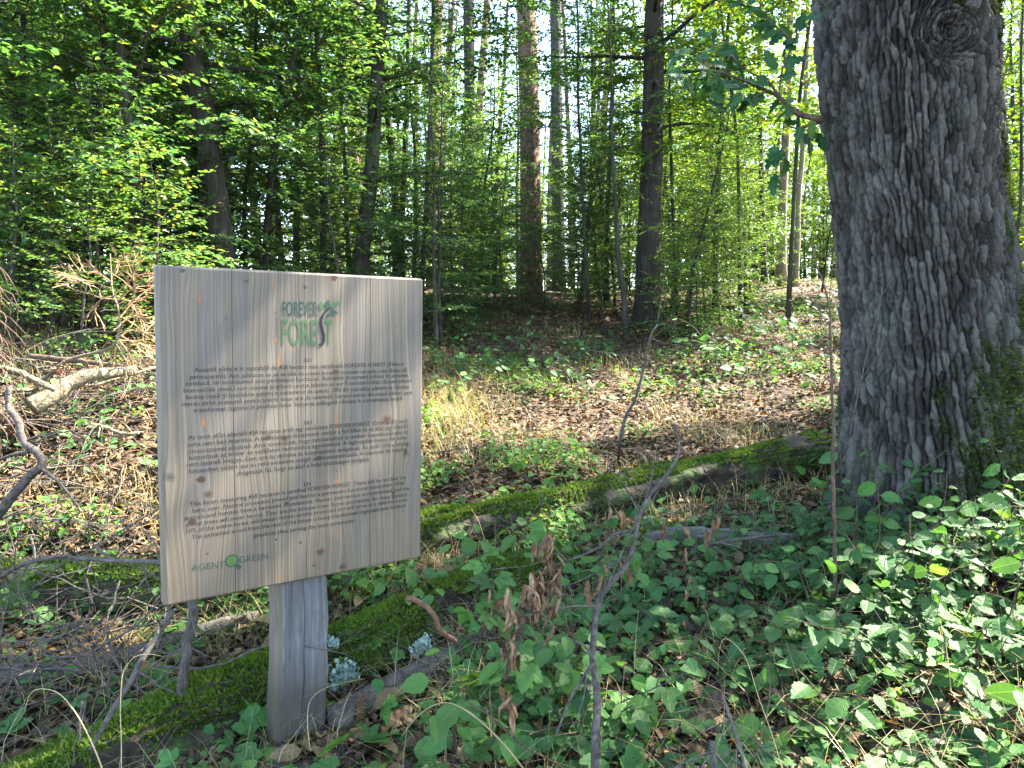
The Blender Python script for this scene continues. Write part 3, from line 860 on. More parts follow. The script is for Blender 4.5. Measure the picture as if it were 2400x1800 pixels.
def oak_plates(s, z):
    """bark relief 0..1 (0 in the fissures) and a tint per plate"""
    ws = s + 0.014 * (fbm(s * 9, z * 5, 21, 3) - 0.5) * 2 + 0.05 * (noise2(s * 2.5, z * 1.2, 5) - 0.5) + 0.02 * (noise2(s * 12, z * 3.5, 6) - 0.5) + 0.006 * (fbm(s * 60, z * 40, 24, 2) - 0.5)
    wz = z + 0.012 * (fbm(s * 60, z * 40, 25, 2) - 0.5) + 0.10 * (noise2(s * 6, z * 3, 22) - 0.5)
    cw, ch, KY = 0.031, 0.120, 0.95
    a = ws / cw; b = wz / ch
    i = np.floor(a); f1 = np.full(s.shape, 9.0); f2 = f1.copy(); idv = np.zeros(s.shape); x1, y1, x2, y2 = (np.zeros(s.shape) for _ in range(4))
    for di in (-2, -1, 0, 1, 2):
        ii = i + di
        off = hsh(ii, ii * 0 + 3, 41)          # stagger the columns
        j = np.floor(b + off)
        for dj in (-1, 0, 1):
            jj = j + dj
            px = ii + 0.5 + 0.70 * (hsh(ii, jj, 31) - 0.5)
            py = jj - off + 0.5 + 0.75 * (hsh(ii, jj, 32) - 0.5)
            d = np.sqrt((a - px) ** 2 + (KY * (b - py)) ** 2)
            new = d < f1; sec = ~new & (d < f2)
            f2 = np.where(new, f1, np.where(sec, d, f2)); x2 = np.where(new, x1, np.where(sec, px, x2)); y2 = np.where(new, y1, np.where(sec, py, y2))
            idv = np.where(new, hsh(ii, jj, 33), idv); f1 = np.where(new, d, f1); x1 = np.where(new, px, x1); y1 = np.where(new, py, y1)
    sx, sy = x2 - x1, KY * (y2 - y1); sl = np.maximum(np.hypot(sx, sy), 1e-3)
    e = (f2 ** 2 - f1 ** 2) / (2 * sl)                     # distance to the crack, in column widths
    hor = np.clip(np.abs(sx) / sl * 1.25 - 0.2, 0.20, 1)    # cracks along the stem are deep, those across it shallow
    q = np.clip((e - 0.03) / 0.16, 0, 1)
    return 1 - (1 - q) * hor + 0.10 * np.clip(e, 0, 0.6), idv


def build_oak():
    base = np.array([P(2040, 1060, OAK_D)[0], P(2040, 1060, OAK_D)[1], 0]); base[2] = g1(base[0], base[1])
    root = empty("oak_tree", base, "great oak with deeply ridged grey bark and mossy foot beside the leafy seedlings", "tree")
    oz, ox, orr = oak_axis()
    y0 = OAK_D * FW[1] + 0.0
    z0, z1 = base[2] - 0.35, 3.75
    nz, nt = 560, 600
    z = np.linspace(z0, z1, nz)
    cx = np.interp(z, oz, ox); r = np.interp(z, oz, orr)
    lean = ox[-1] - ox[-4]
    top = z > oz[-1]
    slope = (ox[-1] - ox[-3]) / (oz[-1] - oz[-3])
    cx[top] = ox[-1] + (z[top] - oz[-1]) * slope
    r[top] = orr[-1] - (z[top] - oz[-1]) * 0.02
    k = np.ones(25) / 25
    pad = lambda q: np.convolve(np.r_[np.full(12, q[0]), q, np.full(12, q[-1])], k, 'valid')
    cx, r = pad(cx), pad(r)
    th = np.linspace(0, 2 * math.pi, nt, endpoint=False) + math.pi / 2      # seam at the far side
    TH, Z = np.meshgrid(th, z)
    R_ = r[:, None] * np.ones_like(TH)
    # root flares and slow unevenness
    hgt = np.clip((base[2] + 0.75 - Z) / 0.75, 0, 1.6)
    R_ = R_ * (1 + 0.10 * hgt ** 1.6 * np.cos(3 * (TH - 5.6)) + 0.06 * hgt ** 1.6 * np.cos(5 * (TH - 4.4)))
    R_ = R_ + 0.05 * (fbm(np.cos(TH) * 1.3 + 5, Z * 0.8 + np.sin(TH) * 1.3, 8, 2) - 0.5)
    S = (TH - TH.min()) * 0.43
    # the old branch scar high on the sunny side
    front = 4.712                                                            # facing -y
    ang = (TH - 4.70 + math.pi) % (2 * math.pi) - math.pi
    ks = ang * 0.41; kz = Z - P(2015, 150, OAK_D)[2]
    kr = np.sqrt((ks / 0.085) ** 2 + (kz / 0.085) ** 2)
    swirl = 0.30 * np.exp(-(kr / 1.1) ** 2)
    rr_, aa_ = np.sqrt(ks ** 2 + kz ** 2), np.arctan2(ks, kz)
    S2 = S * (1 - swirl) + (rr_ * 1.0 + 3 + 0.10 * fbm(S * 10, Z * 10, 87, 2)) * swirl
    Z2 = Z * (1 - swirl) + (aa_ * 0.16 + 7 + 0.12 * fbm(S * 12, Z * 12, 88, 2)) * swirl
    e, idv = oak_plates(S2, Z2)
    amp = 0.044 * (0.75 + 0.5 * noise2(S * 2, Z * 2, 55))
    fine = fbm(S * 60, Z * 30, 61, 3) - 0.5
    e2, _ = oak_plates(S2 * 2.1 + 5 + 0.1 * fbm(S2 * 20, Z2 * 9, 12, 2), Z2 * 2.6 + 3)
    D = e * amp + fine * 0.021 - (1 - e2) * 0.009 * np.clip(e, 0, 1) + (fbm(S * 14, Z * 4, 62, 2) - 0.5) * 0.014 + (idv - 0.5) * 0.020
    D = D + 0.014 * np.exp(-((kr - 0.9) / 0.6) ** 2) - 0.008 * np.exp(-(kr / 0.55) ** 2)
    D = np.where(kr < 1.6, D * 1.0, D)
    R_ = R_ + D - 0.018
    X = cx[:, None] + R_ * np.cos(TH); Y = y0 + R_ * np.sin(TH) + 0.0
    v = np.stack([X.ravel(), Y.ravel(), Z.ravel()], -1) - base
    i = np.arange(nz - 1)[:, None] * nt; j = np.arange(nt)[None]; kk = (j + 1) % nt
    q = np.stack([i + j, i + kk, i + nt + kk, i + nt + j], -1).reshape(-1, 4)
    mb = MB(); mb.add(v, q, var=np.clip(idv * 0.75 + 0.12 + fine * 0.5, 0, 1).ravel())
    # upper stem, coarse
    rng = np.random.default_rng(4)
    up = [np.array([cx[-1], y0, z1 - 0.05]) - base]
    for t in range(8):
        up.append(up[-1] + np.array([slope * 0.75 + rng.normal(0, .05), rng.normal(0, .05), 0.8]))
    up = smooth_path(up, 24)
    mb.add(*tube(up, np.linspace(r[-1], 0.16, 24), 24), var=0.5)
    me = mb.mesh("trunk", M["oak_bark"], True)
    me_o = bpy.data.objects.new("trunk", me); COL.objects.link(me_o); me_o.parent = root
    # moss cushions on the flank and the roots
    nm = 42000
    th_s = rng.uniform(2.7, 5.95, nm * 4); z_s = base[2] - 0.1 + rng.uniform(0, 3.3, nm * 4)
    pn = fbm(th_s * 5, z_s * 4.2, 91, 4)
    a01 = np.clip((th_s - 3.72) / 1.0, 0, 1)                                   # 0 front .. 1 right flank
    low = np.clip(1.25 - (z_s - base[2]) / 1.25, 0, 1)
    want = np.clip(0.10 + 0.95 * a01 * low + 0.18 * low ** 2 + 0.42 * np.clip((th_s - 5.0) / 0.5, 0, 1), 0, 1)
    ks2 = (th_s - 4.85) * 0.41; kz2 = z_s - P(2030, 70, OAK_D)[2]
    want = np.maximum(want, 0.85 * np.exp(-(ks2 / 0.12) ** 2 - (kz2 / 0.13) ** 2))
    ok = np.where(pn > 1.04 - want * 0.86)[0][:nm]
    ri = np.clip(((z_s[ok] - z0) / (z1 - z0) * (nz - 1)).astype(int), 0, nz - 1)
    ti = (((th_s[ok] - math.pi / 2) / (2 * math.pi) * nt).astype(int)) % nt
    p = np.stack([X[ri, ti], Y[ri, ti], Z[ri, ti]], -1) - base
    out = np.stack([np.cos(TH[ri, ti]), np.sin(TH[ri, ti]), np.full(len(ok), 0.2)], -1)
    tv = np.array([[-.3, 0, 0], [.3, 0, 0], [0, 1, 0]]); tf = np.array([[0, 1, 2]])
    ms = MB(); d = nrm(out + rng.normal(0, 0.55, out.shape) + np.array([0, 0, -0.1]))
    stamp(ms, tv, tf, p - nrm(out) * 0.004, d, rng.normal(0, 1, d.shape), rng.uniform(0.010, 0.026, len(ok)), np.clip(rng.beta(1.6, 3, len(ok)) + 0.25 * low[ok] * a01[ok], 0, 1))
    tag(ms.build("moss", M["darkmoss"], root), kind="stuff")
    # limbs and crown above the picture
    lm = MB(); tips = []
    for b in range(16):
        h = up[min(6 + b, 23)]
        a = b * 2.4 + 0.3; el = rng.uniform(0.15, 0.6)
        L = rng.uniform(2.6, 4.6)
        br = wander(h, (math.cos(a), math.sin(a), math.sin(el)), L, 10, rng, 0.16, (0, 0, 0.0))
        lm.add(*tube(br, np.linspace(0.09, 0.015, 10), 7))
        for kx in range(26):
            s = rng.uniform(0.3, 1) * 9; i2 = min(int(s), 8); f = s - i2
            pp = br[i2] * (1 - f) + br[i2 + 1] * f
            tw = wander(pp, nrm(br[i2 + 1] - br[i2]) + rng.normal(0, 0.7, 3), rng.uniform(0.4, 0.9), 4, rng, 0.2)
            tips.append(tw); lm.add(*tube(tw, np.linspace(0.008, 0.003, 4), 3, cap=False))
    lm.build("limb", M["bark_dark"], root, smooth=True)
    pos, d, n = crown_leaves(rng, tips, 0.1, 22, 0.6)
    keep = ~shades_glade(pos + base); keep &= (pos[:, 2] + base[2]) > (EYE + 0.56 * (pos[:, 1] + base[1]) + 0.5)
    pos, d, n = pos[keep], d[keep], n[keep]
    cr = MB(); stamp(cr, *LEAF4, pos, d, n, rng.uniform(0.08, 0.13, len(pos)), rng.beta(2, 3, len(pos)))
    cr.build("crown", M["oakleaf"], root)
    # low side branch with lobed leaves, reaching into the picture
    bm_ = MB(); bp = []
    for uvs, dd, r0 in (([(1776, 258), (1745, 252), (1718, 243), (1698, 226), (1682, 209), (1655, 196), (1610, 176), (1560, 158), (1500, 148)], 3.95, 0.018),
                        ([(1698, 226), (1660, 180), (1610, 150), (1560, 110), (1520, 70)], 3.9, 0.007), ([(1682, 209), (1690, 150), (1715, 90), (1730, 40)], 3.8, 0.006),
                        ([(1655, 196), (1620, 215), (1580, 225), (1545, 222)], 3.8, 0.005), ([(1610, 176), (1570, 190), (1530, 180), (1460, 165)], 4.1, 0.004),
                        ([(1610, 150), (1560, 150), (1500, 120), (1440, 105)], 4.2, 0.005), ([(1715, 90), (1680, 60), (1640, 30), (1600, 0)], 3.7, 0.005),
                        ([(1780, 262), (1740, 274), (1712, 276), (1692, 262)], 3.98, 0.010), ([(1692, 262), (1690, 310), (1680, 345), (1674, 390)], 3.95, 0.0025), ([(1745, 262), (1750, 300), (1752, 350)], 3.9, 0.0025)):
        pth = smooth_path([P(u, v, dd + 0.02 * n_) - base for n_, (u, v) in enumerate(uvs)], 16)
        bm_.add(*tube(pth, np.linspace(r0, max(0.002, r0 * 0.25), 16), 7)); bp.append(pth)
    bo = bm_.build("branch", M["brown_twig"], root, smooth=True)
    for bi, pth in enumerate(bp):
        n_l = [16, 20, 16, 14, 15, 16, 14, 3, 7, 6][bi]
        for k2 in range(n_l):
            s = rng.uniform(0.35 if bi == 0 else 0.15, 1.0) * 15; i2 = min(int(s), 14)
            pp = pth[i2]
            if bi == 7 and k2 > 1:
                continue
            dv = nrm(nrm(pth[i2 + 1] - pth[i2]) + rng.normal(0, 0.8, 3) + np.array([0, 0, -0.35]))
            put_leaf(OAK_LEAVES[rng.integers(len(OAK_LEAVES))], bo, pp + rng.normal(0, 0.03, 3), dv, nrm(np.array([0.2, -0.6, 0.6]) + rng.normal(0, 0.5, 3)), rng.uniform(0.075, 0.125))
    return base, root


def oak_bark_material():
    m, nt = new_mat("oak_bark"); t = NT(nt)
    co = t.n("TexCoord").outputs["Object"]
    at = t.n("Attribute", attribute_name="var").outputs["Fac"]
    n1 = t.noise(t.stretch(co, (1, 1, 0.4)), 75, 6, 0.75)
    n2 = t.noise(co, 3.2, 4, 0.6)
    col = t.ramp(t.math('ADD', t.math('ADD', t.math('MULTIPLY', at, 0.55), t.math('MULTIPLY', n1, 0.5)), t.math('MULTIPLY', t.math('SUBTRACT', t.noise(co, 7.0, 3, 0.6), 0.5), 0.5)), [(0.28, (0.022, 0.018, 0.015)), (0.5, (0.056, 0.048, 0.042)), (0.72, (0.125, 0.112, 0.100))])
    lich = t.math('MULTIPLY', t.math('SUBTRACT', n2, 0.50, clamp=True), 6.0, clamp=True)
    spk = t.math('MULTIPLY', t.math('SUBTRACT', t.noise(co, 45, 3, 0.6), 0.5, clamp=True), 5.0, clamp=True)
    col = t.mix(t.math('MULTIPLY', lich, t.math('ADD', 0.25, t.math('MULTIPLY', spk, 0.5))), col, (0.155, 0.170, 0.145))
    sp = t.n("SeparateXYZ", i_0=co)
    # green algae film: towards the mossy flank (+x) and the ground
    alg = t.math('ADD', t.math('SUBTRACT', t.math('MULTIPLY', sp.outputs[0], 0.7), t.math('MULTIPLY', sp.outputs[1], 0.7)), t.math('MULTIPLY', sp.outputs[2], -0.28))
    alg = t.math('ADD', alg, t.math('MULTIPLY', t.math('SUBTRACT', t.noise(co, 4.5, 5, 0.7), 0.5), 1.5))
    alg = t.math('MULTIPLY', t.math('SUBTRACT', alg, 0.02, clamp=True), 2.4, clamp=True)
    col = t.mix(t.math('MULTIPLY', alg, 0.62), col, (0.028, 0.036, 0.014))
    al2 = t.math('MULTIPLY', t.math('SUBTRACT', t.noise(t.vmath('ADD', co, (7, 3, 1)), 3.0, 4, 0.6), 0.5, clamp=True), 4.0, clamp=True)
    lo = t.math('SUBTRACT', 1.0, t.math('MULTIPLY', sp.outputs[2], 1.5), clamp=True)
    col = t.mix(t.math('MULTIPLY', t.math('MULTIPLY', al2, lo), 0.6), col, (0.085, 0.115, 0.040))
    t.out(t.pbsdf(col, 0.88, 0.25, t.bump(n1, 1.0, 0.022)))
    return m


M["oak_bark"] = oak_bark_material()


# ---------------------------------------------------------------- leaf meshes (length 1 along +y)
def leaf_mesh(name, outline, mat, curl=0.1, fold=0.12, rib=0.0, rng=None):
    """outline: list of (half width, t) from base to tip; built with a midrib and corrugated sides"""
    rng = rng or RG
    o = np.array(outline); n = len(o)
    tt = o[:, 1]; w = o[:, 0]
    bend = -curl * tt ** 2 + 0.02 * np.sin(tt * 7 + rng.uniform(0, 6))
    lift = fold * w + rib * np.where(np.arange(n) % 2 == 0, 1, -1)
    side = 0.03 * np.sin(tt * 3 + rng.uniform(0, 6))
    mid = np.stack([side, tt, bend], -1)
    mf = rng.uniform(0.8, 1.2, 2)
    L = np.stack([side - w, tt, bend + lift * mf[0]], -1); Rr = np.stack([side + w, tt, bend + lift * mf[1]], -1)
    v = np.vstack([mid, L, Rr]); uv = np.vstack([np.c_[w * 0, tt], np.c_[-w, tt], np.c_[w, tt]])
    i = np.arange(n - 1)
    f = np.vstack([np.stack([i, i + 1, n + i + 1, n + i], -1), np.stack([2 * n + i, 2 * n + i + 1, i + 1, i], -1)])
    pv, pq = tube(np.array([[side[0], -0.14, -0.01], [side[0], 0.02, bend[0]]]), 0.012, 3, cap=False)
    mb = MB(); mb.add(v, f, var=rng.uniform(0.15, 0.85), uv=uv); mb.add(pv, pq, var=0.5)
    return mb.mesh(name, mat, False)


def hornbeam_outline(n=11, w=0.29, ser=0.03):
    t = np.linspace(0, 1, n)
    a = w * np.sin(np.pi * np.clip(t, 0, 1) ** 0.78) ** 0.8
    a = a + np.where(np.arange(n) % 2 == 0, ser, -ser * 0.3) * (t > 0.08) * (t < 0.95)
    a[0] = 0.012; a[-1] = 0.004
    return list(zip(a, t))


def lobed_outline(lobes=3, n=19, w=0.4, depth=0.45):
    t = np.linspace(0, 1, n)
    env = w * np.sin(np.pi * t ** 0.8) ** 0.7
    a = env * (1 - depth * (0.5 + 0.5 * np.cos(2 * math.pi * lobes * t)))
    a[0] = 0.012; a[-1] = 0.02
    return list(zip(a, t))


def palm_leaf_mesh(name, mat, rng, lobes=3):
    """lobed leaf: three toothed lobes from one point"""
    mb = MB(); var = rng.uniform(0.2, 0.9)
    for ang, L in ((0, 1.0), (0.95, 0.78), (-0.95, 0.78)):
        n = 9; t = np.linspace(0, 1, n)
        w = 0.30 * np.sin(np.pi * t ** 0.7) ** 0.8 + np.where(np.arange(n) % 2, 0.035, -0.015)
        w[0] = 0.02; w[-1] = 0.004
        z = -0.12 * t ** 2 * L + rng.normal(0, 0.01)
        mid = np.stack([t * 0, t * L, z], -1); l = np.stack([-w * L, t * L * 0.97, z + 0.12 * w], -1); r = np.stack([w * L, t * L * 0.97, z + 0.12 * w], -1)
        v = np.vstack([mid, l, r]); c, s = math.cos(ang), math.sin(ang)
        uv = np.vstack([np.c_[t * 0, t], np.c_[-w, t], np.c_[w, t]])
        v = v @ np.array([[c, -s, 0], [s, c, 0], [0, 0, 1.0]]).T + np.array([0, 0.02, 0.004 * ang])
        i = np.arange(n - 1)
        mb.add(v, np.vstack([np.stack([i, i + 1, n + i + 1, n + i], -1), np.stack([2 * n + i, 2 * n + i + 1, i + 1, i], -1)]), var=var + rng.normal(0, .04), uv=uv)
    pv, pq = tube(np.array([[0, -0.3, -0.03], [0, 0.03, 0]]), 0.010, 3, cap=False)
    mb.add(pv, pq, var=0.6)
    return mb.mesh(name, mat, False)


_lr = np.random.default_rng(21)
HORN_LEAVES = [leaf_mesh("leaf", hornbeam_outline(w=_lr.uniform(0.27, 0.33)), M["seedling"], _lr.uniform(0.02, 0.22), _lr.uniform(0.0, 0.3), 0.006, _lr) for _ in range(10)]
OAK_LEAVES = [leaf_mesh("leaf", lobed_outline(_lr.integers(3, 5), 19, _lr.uniform(0.30, 0.38), 0.42), M["oakleaf"], _lr.uniform(0.0, 0.25), _lr.uniform(0, 0.25), 0.006, _lr) for _ in range(8)]
LOBED_LEAVES = [palm_leaf_mesh("leaf", M["bramble"], _lr) for _ in range(8)]
OVAL_LEAVES = [leaf_mesh("leaf", hornbeam_outline(9, _lr.uniform(0.32, 0.38), 0.015), M["bramble"], _lr.uniform(0.02, 0.2), _lr.uniform(0, 0.25), 0.006, _lr) for _ in range(6)]
DRY_OAK = [leaf_mesh("fallen_leaf", lobed_outline(_lr.integers(3, 5), 15, _lr.uniform(0.28, 0.36), 0.4), M["litter"], _lr.uniform(-0.35, 0.35), _lr.uniform(-0.3, 0.6), 0.02, _lr) for _ in range(8)]
DRY_OVAL = [leaf_mesh("fallen_leaf", hornbeam_outline(9, _lr.uniform(0.25, 0.32), 0.01), M["litter"], _lr.uniform(-0.4, 0.4), _lr.uniform(-0.2, 0.8), 0.02, _lr) for _ in range(6)]


def curled_mesh(rng):
    """dead leaf rolled lengthwise, hanging"""
    n = 9; t = np.linspace(0, 1, n); mb = MB()
    w = 0.10 * np.sin(np.pi * t ** 0.8) ** 0.8 + 0.01
    a = rng.uniform(1.2, 2.4); cols = []
    cx = 0.10 * np.sin(t * rng.uniform(2, 5) + rng.uniform(0, 6)); cz = 0.10 * np.sin(t * rng.uniform(2, 5) + rng.uniform(0, 6))
    tw = rng.uniform(-1.5, 1.5) * t
    for ph in np.linspace(-a, a, 5):
        cols.append(np.stack([cx + w * np.sin(ph + tw), t, cz + w * (np.cos(ph + tw) - 0.4)], -1))
    v = np.concatenate(cols); i = np.arange(n - 1)
    q = np.vstack([np.stack([c * n + i, (c + 1) * n + i, (c + 1) * n + i + 1, c * n + i + 1], -1) for c in range(4)])
    v = v + rng.normal(0, 0.022, v.shape) * np.array([1, .6, 1])
    mb.add(v, q, var=np.clip(rng.uniform(0.15, 0.85) + rng.normal(0, .15, len(v)), 0, 1))
    return mb.mesh("dry_leaf", M["curl"], False)


CURLED = [curled_mesh(_lr) for _ in range(10)]


def put_leaf(me, parent, p, d, n, size, name="leaf"):
    fr = frames(np.asarray(d, float), np.asarray(n, float))
    mt = Matrix(((fr[0, 0] * size, fr[0, 1] * size, fr[0, 2] * size, p[0]), (fr[1, 0] * size, fr[1, 1] * size, fr[1, 2] * size, p[1]), (fr[2, 0] * size, fr[2, 1] * size, fr[2, 2] * size, p[2]), (0, 0, 0, 1)))
    o = bpy.data.objects.new(name, me); COL.objects.link(o)
    if parent is not None:
        o.parent = parent
    o.matrix_basis = mt
    return o


OAK_BASE, OAK = build_oak()
# ---------------------------------------------------------------- the information board on its post
def _rot(a, b, c):
    Rz = np.array([[math.cos(a), -math.sin(a), 0], [math.sin(a), math.cos(a), 0], [0, 0, 1]])
    Rx = np.array([[1, 0, 0], [0, math.cos(b), -math.sin(b)], [0, math.sin(b), math.cos(b)]])
    Ry = np.array([[math.cos(c), 0, math.sin(c)], [0, 1, 0], [-math.sin(c), 0, math.cos(c)]])
    return Rz @ Rx @ Ry


B_O = np.array([-1.0271, 2.138, 0.5526]); B_R = _rot(0.6124, 0.0297, 0.0036)
B_W, B_H, B_T = 0.8535, 1.0, 0.042


def bpt(u, v, y=0.0):
    """point of the board (its own x, z) seen at a place of the picture, on the plane y behind its face"""
    o = B_O + B_R @ np.array([0, y, 0]); n = B_R[:, 1]; r = ray(u, v)
    p = CAM + r * (((o - CAM) @ n) / (r @ n))
    q = B_R.T @ (p - B_O)
    return q[0], q[2]


def c1(x, y):
    return (340 + x * 0.31646) * 0.92167, (600 + y * 0.31646) * 0.92167


def c2(x, y):
    return (340 + x * 0.31646) * 0.92167, (960 + y * 0.31646) * 0.92167


KNOTS = [(c1(1400, 160), 24, 0), (c1(750, 188), 12, 1), (c1(1185, 230), 13, 1), (c1(600, 460), 8, 1), (c1(965, 420), 6, 0), (c1(1790, 1212), 42, 0), (c1(905, 1345), 32, 0), (c1(1030, 1352), 28, 0),
         (c1(1285, 1500), 19, 1), (c1(1930, 1462), 28, 0), (c1(1405, 858), 17, 0), (c1(1920, 320), 6, 1), (c1(1420, 1592), 7, 1), (c2(415, 518), 25, 0), (c2(467, 630), 28, 0), (c2(345, 832), 24, 0), (c2(1300, 1055), 32, 0),
         (c2(1465, 1165), 28, 0), (c2(1045, 695), 13, 0), (c2(1840, 620), 11, 0), (c2(460, 1067), 10, 0), (c2(1150, 985), 11, 1), (c2(970, 963), 9, 0), (c2(1912, 750), 7, 0), (c2(1250, 1155), 11, 1), (c2(185, 500), 36, 1), (c1(280, 110), 14, 1), (c1(1860, 525), 6, 1)]
FLAMES = [(c1(955, 220), 13, 85), (c1(405, 320), 18, 42), (c1(990, 790), 14, 75), (c1(430, 1235), 18, 62), (c1(1432, 462), 16, 26), (c1(1415, 1235), 14, 95), (c2(985, 1240), 10, 62), (c2(1415, 900), 10, 30), (c2(1392, 1048), 18, 18), (c2(970, 590), 8, 45), (c1(965, 620), 22, 20), (c2(1420, 530), 22, 26)]
PXB = 0.2917 / FPX * 2.4      # metres of board per picture unit of the lists above


def board_material():
    m, nt = new_mat("weathered_softwood"); t = NT(nt)
    co = t.n("TexCoord").outputs["Object"]; oi = t.n("ObjectInfo").outputs["Random"]
    sp = t.n("SeparateXYZ", i_0=co); x, z = sp.outputs[0], sp.outputs[2]
    knot = None; dark = None; flame = None
    wx = x; kwob = t.noise(co, 55, 3, 0.6)
    for (uv, r, kind) in KNOTS:
        kx, kz = bpt(*uv); r = r * PXB * (1.4 if r > 10 else 1.2)
        dx = t.math('DIVIDE', t.math('SUBTRACT', x, kx), r); dz = t.math('DIVIDE', t.math('SUBTRACT', z, kz), r)
        dx2 = t.math('MULTIPLY', dx, dx); dz2 = t.math('MULTIPLY', dz, dz)
        d = t.math('SQRT', t.math('ADD', dx2, t.math('MULTIPLY', dz2, 1.5)))
        d = t.math('ADD', d, t.math('MULTIPLY', t.math('SUBTRACT', kwob, 0.5), 1.1))
        k = t.math('MULTIPLY', t.math('SUBTRACT', 1.0, d, clamp=True), 3.0 if r < 35 * PXB else 1.2, clamp=True)
        if kind == 0:
            knot = k if knot is None else t.math('MAXIMUM', knot, k)
        else:
            dark = k if dark is None else t.math('MAXIMUM', dark, k)
        if r > 9 * PXB:
            den = t.math('ADD', t.math('ADD', 1.0, t.math('MULTIPLY', dx2, 0.45)), t.math('MULTIPLY', dz2, 0.07))
            wx = t.math('SUBTRACT', wx, t.math('DIVIDE', t.math('MULTIPLY', dx, r * 0.95), den))
    for (uv, hw, hh) in FLAMES:
        kx, kz = bpt(*uv)
        dx = t.math('DIVIDE', t.math('SUBTRACT', x, kx), hw * PXB); dz = t.math('DIVIDE', t.math('SUBTRACT', z, kz), hh * PXB)
        d = t.math('ADD', t.math('ABSOLUTE', dx), t.math('ABSOLUTE', dz))
        k = t.math('MULTIPLY', t.math('SUBTRACT', 1.0, d, clamp=True), 2.2, clamp=True)
        flame = k if flame is None else t.math('MAXIMUM', flame, k)
        den = t.math('ADD', t.math('ADD', 1.0, t.math('MULTIPLY', dx, dx)), t.math('MULTIPLY', t.math('MULTIPLY', dz, dz), 0.5))
        wx = t.math('SUBTRACT', wx, t.math('DIVIDE', t.math('MULTIPLY', dx, hw * PXB * 0.8), den))
    seed = t.math('MULTIPLY', oi, 37.0)
    cv = t.n("CombineXYZ"); t.set(cv.inputs[0], t.math('MULTIPLY', x, 5.0)); t.set(cv.inputs[1], seed); t.set(cv.inputs[2], t.math('MULTIPLY', z, 1.3))
    low = t.noise(cv.outputs[0], 1.0, 3, 0.5)
    ph = t.math('ADD', wx, t.math('MULTIPLY', low, 0.055))
    cg = t.n("CombineXYZ"); t.set(cg.inputs[0], t.math('MULTIPLY', ph, 150.0)); t.set(cg.inputs[1], seed); t.set(cg.inputs[2], t.math('MULTIPLY', z, 0.9))
    g1_ = t.noise(cg.outputs[0], 1.0, 2, 0.5)
    ch = t.n("CombineXYZ"); t.set(ch.inputs[0], t.math('MULTIPLY', ph, 520.0)); t.set(ch.inputs[1], seed); t.set(ch.inputs[2], t.math('MULTIPLY', z, 5.0))
    g2 = t.noise(ch.outputs[0], 1.0, 2, 0.6)
    line = t.math('PINGPONG', t.math('MULTIPLY', t.math('ADD', ph, t.math('MULTIPLY', g1_, 0.004)), 95.0), 0.5)
    line = t.math('MULTIPLY', t.math('SUBTRACT', 0.13, line, clamp=True), 6.0, clamp=True)
    base = t.ramp(g1_, [(0.28, (0.092, 0.075, 0.056)), (0.5, (0.138, 0.117, 0.091)), (0.72, (0.188, 0.161, 0.127))])
    wide = t.noise(t.stretch(co, (14, 1, 0.7)), 1.0, 3, 0.6)
    base = t.mix(t.math('MULTIPLY', t.math('SUBTRACT', wide, 0.45, clamp=True), 2.4, clamp=True), base, (0.098, 0.092, 0.095))
    base = t.mix(t.math('MULTIPLY', t.math('SUBTRACT', 0.60, z, clamp=True), 0.85), base, t.mix(1.0, base, (1.06, 0.90, 0.66), 'MULTIPLY'))
    tint = t.ramp(oi, [(0.0, (0.80, 0.94, 0.98)), (0.5, (1.04, 1.0, 0.97)), (1.0, (0.98, 0.95, 0.92))])
    base = t.mix(1.0, base, tint, 'MULTIPLY')
    base = t.mix(t.math('MULTIPLY', t.math('MULTIPLY', line, 0.62), t.math('MULTIPLY', t.noise(t.stretch(co, (9, 1, 3)), 1.0, 2), 1.2), clamp=True), base, (0.050, 0.038, 0.032))
    base = t.mix(t.math('MULTIPLY', t.math('SUBTRACT', g2, 0.5, clamp=True), 1.0), base, (0.15, 0.13, 0.12))
    base = t.mix(t.math('MULTIPLY', flame, 0.8), base, (0.27, 0.105, 0.028))
    kn = t.noise(co, 120, 3)
    base = t.mix(t.math('MULTIPLY', knot, 0.97), base, t.mix(kn, (0.030, 0.013, 0.008), (0.095, 0.045, 0.026)))
    base = t.mix(t.math('MULTIPLY', dark, 0.75), base, (0.035, 0.032, 0.030))
    # grey water stains
    st = t.noise(t.stretch(co, (3.5, 1, 2.2)), 1.0, 4, 0.65)
    base = t.mix(t.math('MULTIPLY', t.math('SUBTRACT', st, 0.52, clamp=True), 3.4, clamp=True), base, t.mix(1.0, base, (0.66, 0.68, 0.74), 'MULTIPLY'))
    h = t.math('ADD', t.math('MULTIPLY', g1_, 0.5), t.math('MULTIPLY', line, -0.4))
    t.out(t.pbsdf(base, 0.62, 0.3, t.bump(h, 0.35, 0.002)))
    return m


